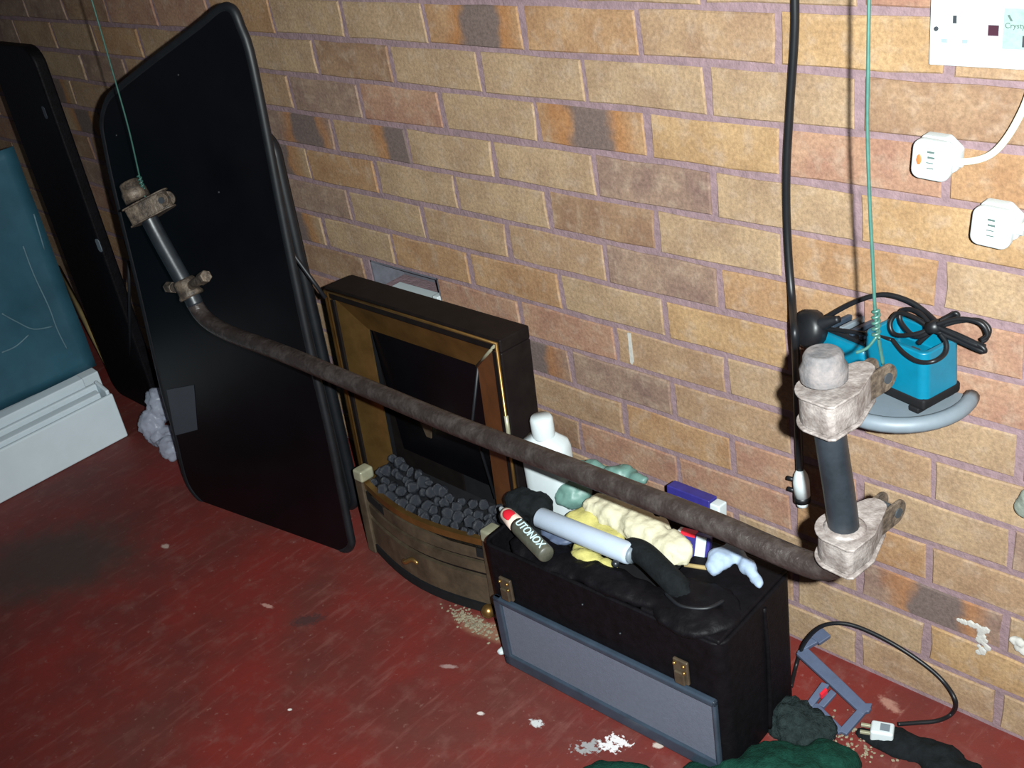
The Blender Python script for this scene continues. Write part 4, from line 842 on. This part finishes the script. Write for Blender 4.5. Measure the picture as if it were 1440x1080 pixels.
# ---------------------------------------------------------------- odds and ends on the floor at the right
cp_ = thing('plastic_clip', 'slate blue plastic clip frame leaning on the wall by the case', 'clip', tuple((1.0242, -0.0805, 0.0000)))
c0 = cp_.location.copy()
def flat(name, pts, m='clip_blue', th=0.008, up=(0.1, -0.2, 1)):
    bm = bmesh.new(); prism(bm, [Vector(p) - c0 for p in pts], up, th); return link(name, bm, m, cp_, bevel=0.0015)
flat('arm', [(0.9335, -0.0591, 0.0300), (0.9403, -0.0394, 0.0340), (1.0230, -0.0647, 0.0220), (1.0803, -0.0824, 0.0120), (1.0747, -0.1008, 0.0120), (1.0057, -0.0807, 0.0220)])
flat('pad', [(0.9392, -0.0260, 0.0450), (0.9450, 0.0002, 0.0500), (0.9692, -0.0100, 0.0500), (0.9608, -0.0315, 0.0450)])
flat('neck', [(0.9339, -0.0574, 0.0320), (0.9424, -0.0225, 0.0440), (0.9567, -0.0290, 0.0440), (0.9428, -0.0458, 0.0340)])
flat('ring_side', [(0.9951, -0.0843, 0.0220), (1.0082, -0.0827, 0.0220), (1.0046, -0.1267, 0.0100), (0.9931, -0.1349, 0.0100)])
flat('ring_side', [(1.0135, -0.0878, 0.0200), (1.0252, -0.0907, 0.0200), (1.0194, -0.1198, 0.0100), (1.0084, -0.1203, 0.0100)])
flat('ring_side', [(1.0639, -0.0964, 0.0140), (1.0768, -0.0957, 0.0120), (1.0718, -0.1431, 0.0040), (1.0573, -0.1431, 0.0040)])
flat('ring_side', [(0.9905, -0.1307, 0.0080), (1.0078, -0.1171, 0.0100), (1.0659, -0.1369, 0.0040), (1.0601, -0.1480, 0.0040)])
flat('ring_tab', [(1.0643, -0.0817, 0.0140), (1.0765, -0.0730, 0.0140), (1.0805, -0.0895, 0.0120), (1.0719, -0.0956, 0.0120)])
bm = bmesh.new(); prism(bm, [Vector(p) - c0 for p in ((1.0075, -0.1118, 0.0240), (1.0095, -0.0979, 0.0260), (1.0144, -0.1000, 0.0260), (1.0124, -0.1138, 0.0240))], (0, 0, 1), 0.008); link('red_marker', bm, 'red', cp_)['label'] = 'small red marker'
cx = thing('wire_lead', 'thin black looped lead with a small white plug lying beside the plastic clip', 'cable', tuple((1.1098, -0.1042, 0.0000)))
c0 = cx.location.copy()
tubeo('lead', [Vector(p) - c0 for p in ((0.9499, -0.1023, 0.0060), (0.9335, -0.0600, 0.0101), (0.9432, -0.0500, 0.0547), (0.9641, -0.0400, 0.0916), (0.9903, -0.0300, 0.1080), (1.0219, -0.0200, 0.1092), (1.0734, -0.0150, 0.1011), (1.1246, -0.0120, 0.0836), (1.1592, -0.0120, 0.0646), (1.1859, -0.0250, 0.0495), (1.1763, -0.0123, 0.0060), (1.1658, -0.0376, 0.0060), (1.1449, -0.0601, 0.0080), (1.1242, -0.0831, 0.0120))], 0.0034, 'cable', cx, seg=8, n=8)
pm = Matrix.Translation(Vector((1.1144, -0.1133, 0.0140)) - c0) @ Matrix.Rotation(math.radians(22), 4, 'Z')
bm = bmesh.new(); box(bm, (0, 0, 0), (0.034, 0.026, 0.024)); o = link('plug_body', bm, 'white_plastic', cx, bevel=0.004, seg=3); o.matrix_local = pm
bm = bmesh.new(); box(bm, (0.004, 0.0, 0.0122), (0.014, 0.014, 0.001)); o = link('plug_mark', bm, 'tray_grey', cx); o.matrix_local = pm
for y in (-0.012, 0.012):
    bm = bmesh.new(); box(bm, (-0.024, y * .6, 0.002), (0.016, 0.005, 0.005)); o = link('brass_pin', bm, 'brass_pale', cx, bevel=0.001); o.matrix_local = pm
gc_ = blobo('green_cloth', [((1.0335, -0.2547, 0.0000), (.080, .05, .04), Matrix.Rotation(.4, 3, 'Z')), ((0.9884, -0.3076, 0.0000), (.06, .05, .028), None), ((1.0823, -0.2140, -0.0000), (.05, .05, .035), None), ((1.0455, -0.2817, 0.0000), (.12, .05, .045), Matrix.Rotation(.5, 3, 'Z')), ((0.9583, -0.3380, 0.0000), (.05, .045, .022), None)], 'dark_green', None, 0.006, 0.007, 35, 7, 2)
tag(gc_, 'dark green knitted cloth bunched on the floor in front of the case', 'cloth')
gc2 = blobo('green_rag', [((0.8353, -0.4069, 0.0000), (.06, .03, .02), Matrix.Rotation(.5, 3, 'Z')), ((0.8289, -0.4334, 0.0000), (.05, .04, .022), None)], 'dark_green', None, 0.006, 0.005, 35, 3, 2); tag(gc2, 'corner of green rag at the bottom edge beside white paint splashes', 'rag')
fz = blobo('dark_fleece', [((0.9880, -0.1641, 0.0100), (.035, .04, .03), None), ((1.0191, -0.1574, 0.0080), (.04, .03, .022), None), ((1.0152, -0.1822, 0.0040), (.05, .025, .02), Matrix.Rotation(.3, 3, 'Z'))], 'dark_fleece', None, 0.005, 0.008, 70, 12, 1); tag(fz, 'dark grey fleece scrap on the floor at the right of the case', 'cloth')
bq = blobo('black_cloth', [((1.1562, -0.1050, 0.0000), (.06, .022, .02), Matrix.Rotation(-.2, 3, 'Z')), ((1.1974, -0.0985, 0.0000), (.05, .024, .02), None), ((1.1245, -0.1212, 0.0000), (.05, .016, .012), None), ((1.2311, -0.1129, 0.0000), (.06, .03, .02), None)], 'black_cloth', None, 0.005, 0.006, 45, 13, 2); tag(bq, 'black cloth on the red floor under the small white plug', 'cloth')
# plaster crumbs swept against the fender and by the cloths
def crumbs(name, label, px, n, spread, smin, smax, m='crumb'):
    bm = bmesh.new(); r = random.Random(len(name) + n)
    for k in range(n):
        s = r.uniform(smin, smax); c = Vector(px) + V(r.gauss(0, spread[0]), r.gauss(0, spread[1]), s * .5)
        bmesh.ops.create_icosphere(bm, subdivisions=1, radius=s, matrix=Matrix.Translation(c) @ Matrix.Rotation(r.uniform(0, 3), 4, 'Z') @ Matrix.Diagonal((1, r.uniform(.6, 1), r.uniform(.25, .5), 1)))
    o = link(name, bm, m); o['kind'] = 'stuff'; o['label'] = label; o['category'] = 'debris'
crumbs('plaster_crumbs', 'pale plaster crumbs swept up against the brass fender', (0.3862, -0.2906, 0.0000), 220, (.030, .009), .0012, .0048)
crumbs('sand_crumbs', 'sandy crumbs between the green cloth and black cloth', (1.0744, -0.1436, 0.0000), 150, (.026, .022), .001, .0035)
lp = blobo('white_chip', [((0.4973, -0.3116, 0.0050), (.011, .008, .006), None), ((0.4925, -0.3180, 0.0040), (.007, .006, .005), None)], 'white_plastic', None, 0.002, 0.002, 150, 1, 1); tag(lp, 'white chip on the floor at the left front corner of the case', 'chip')
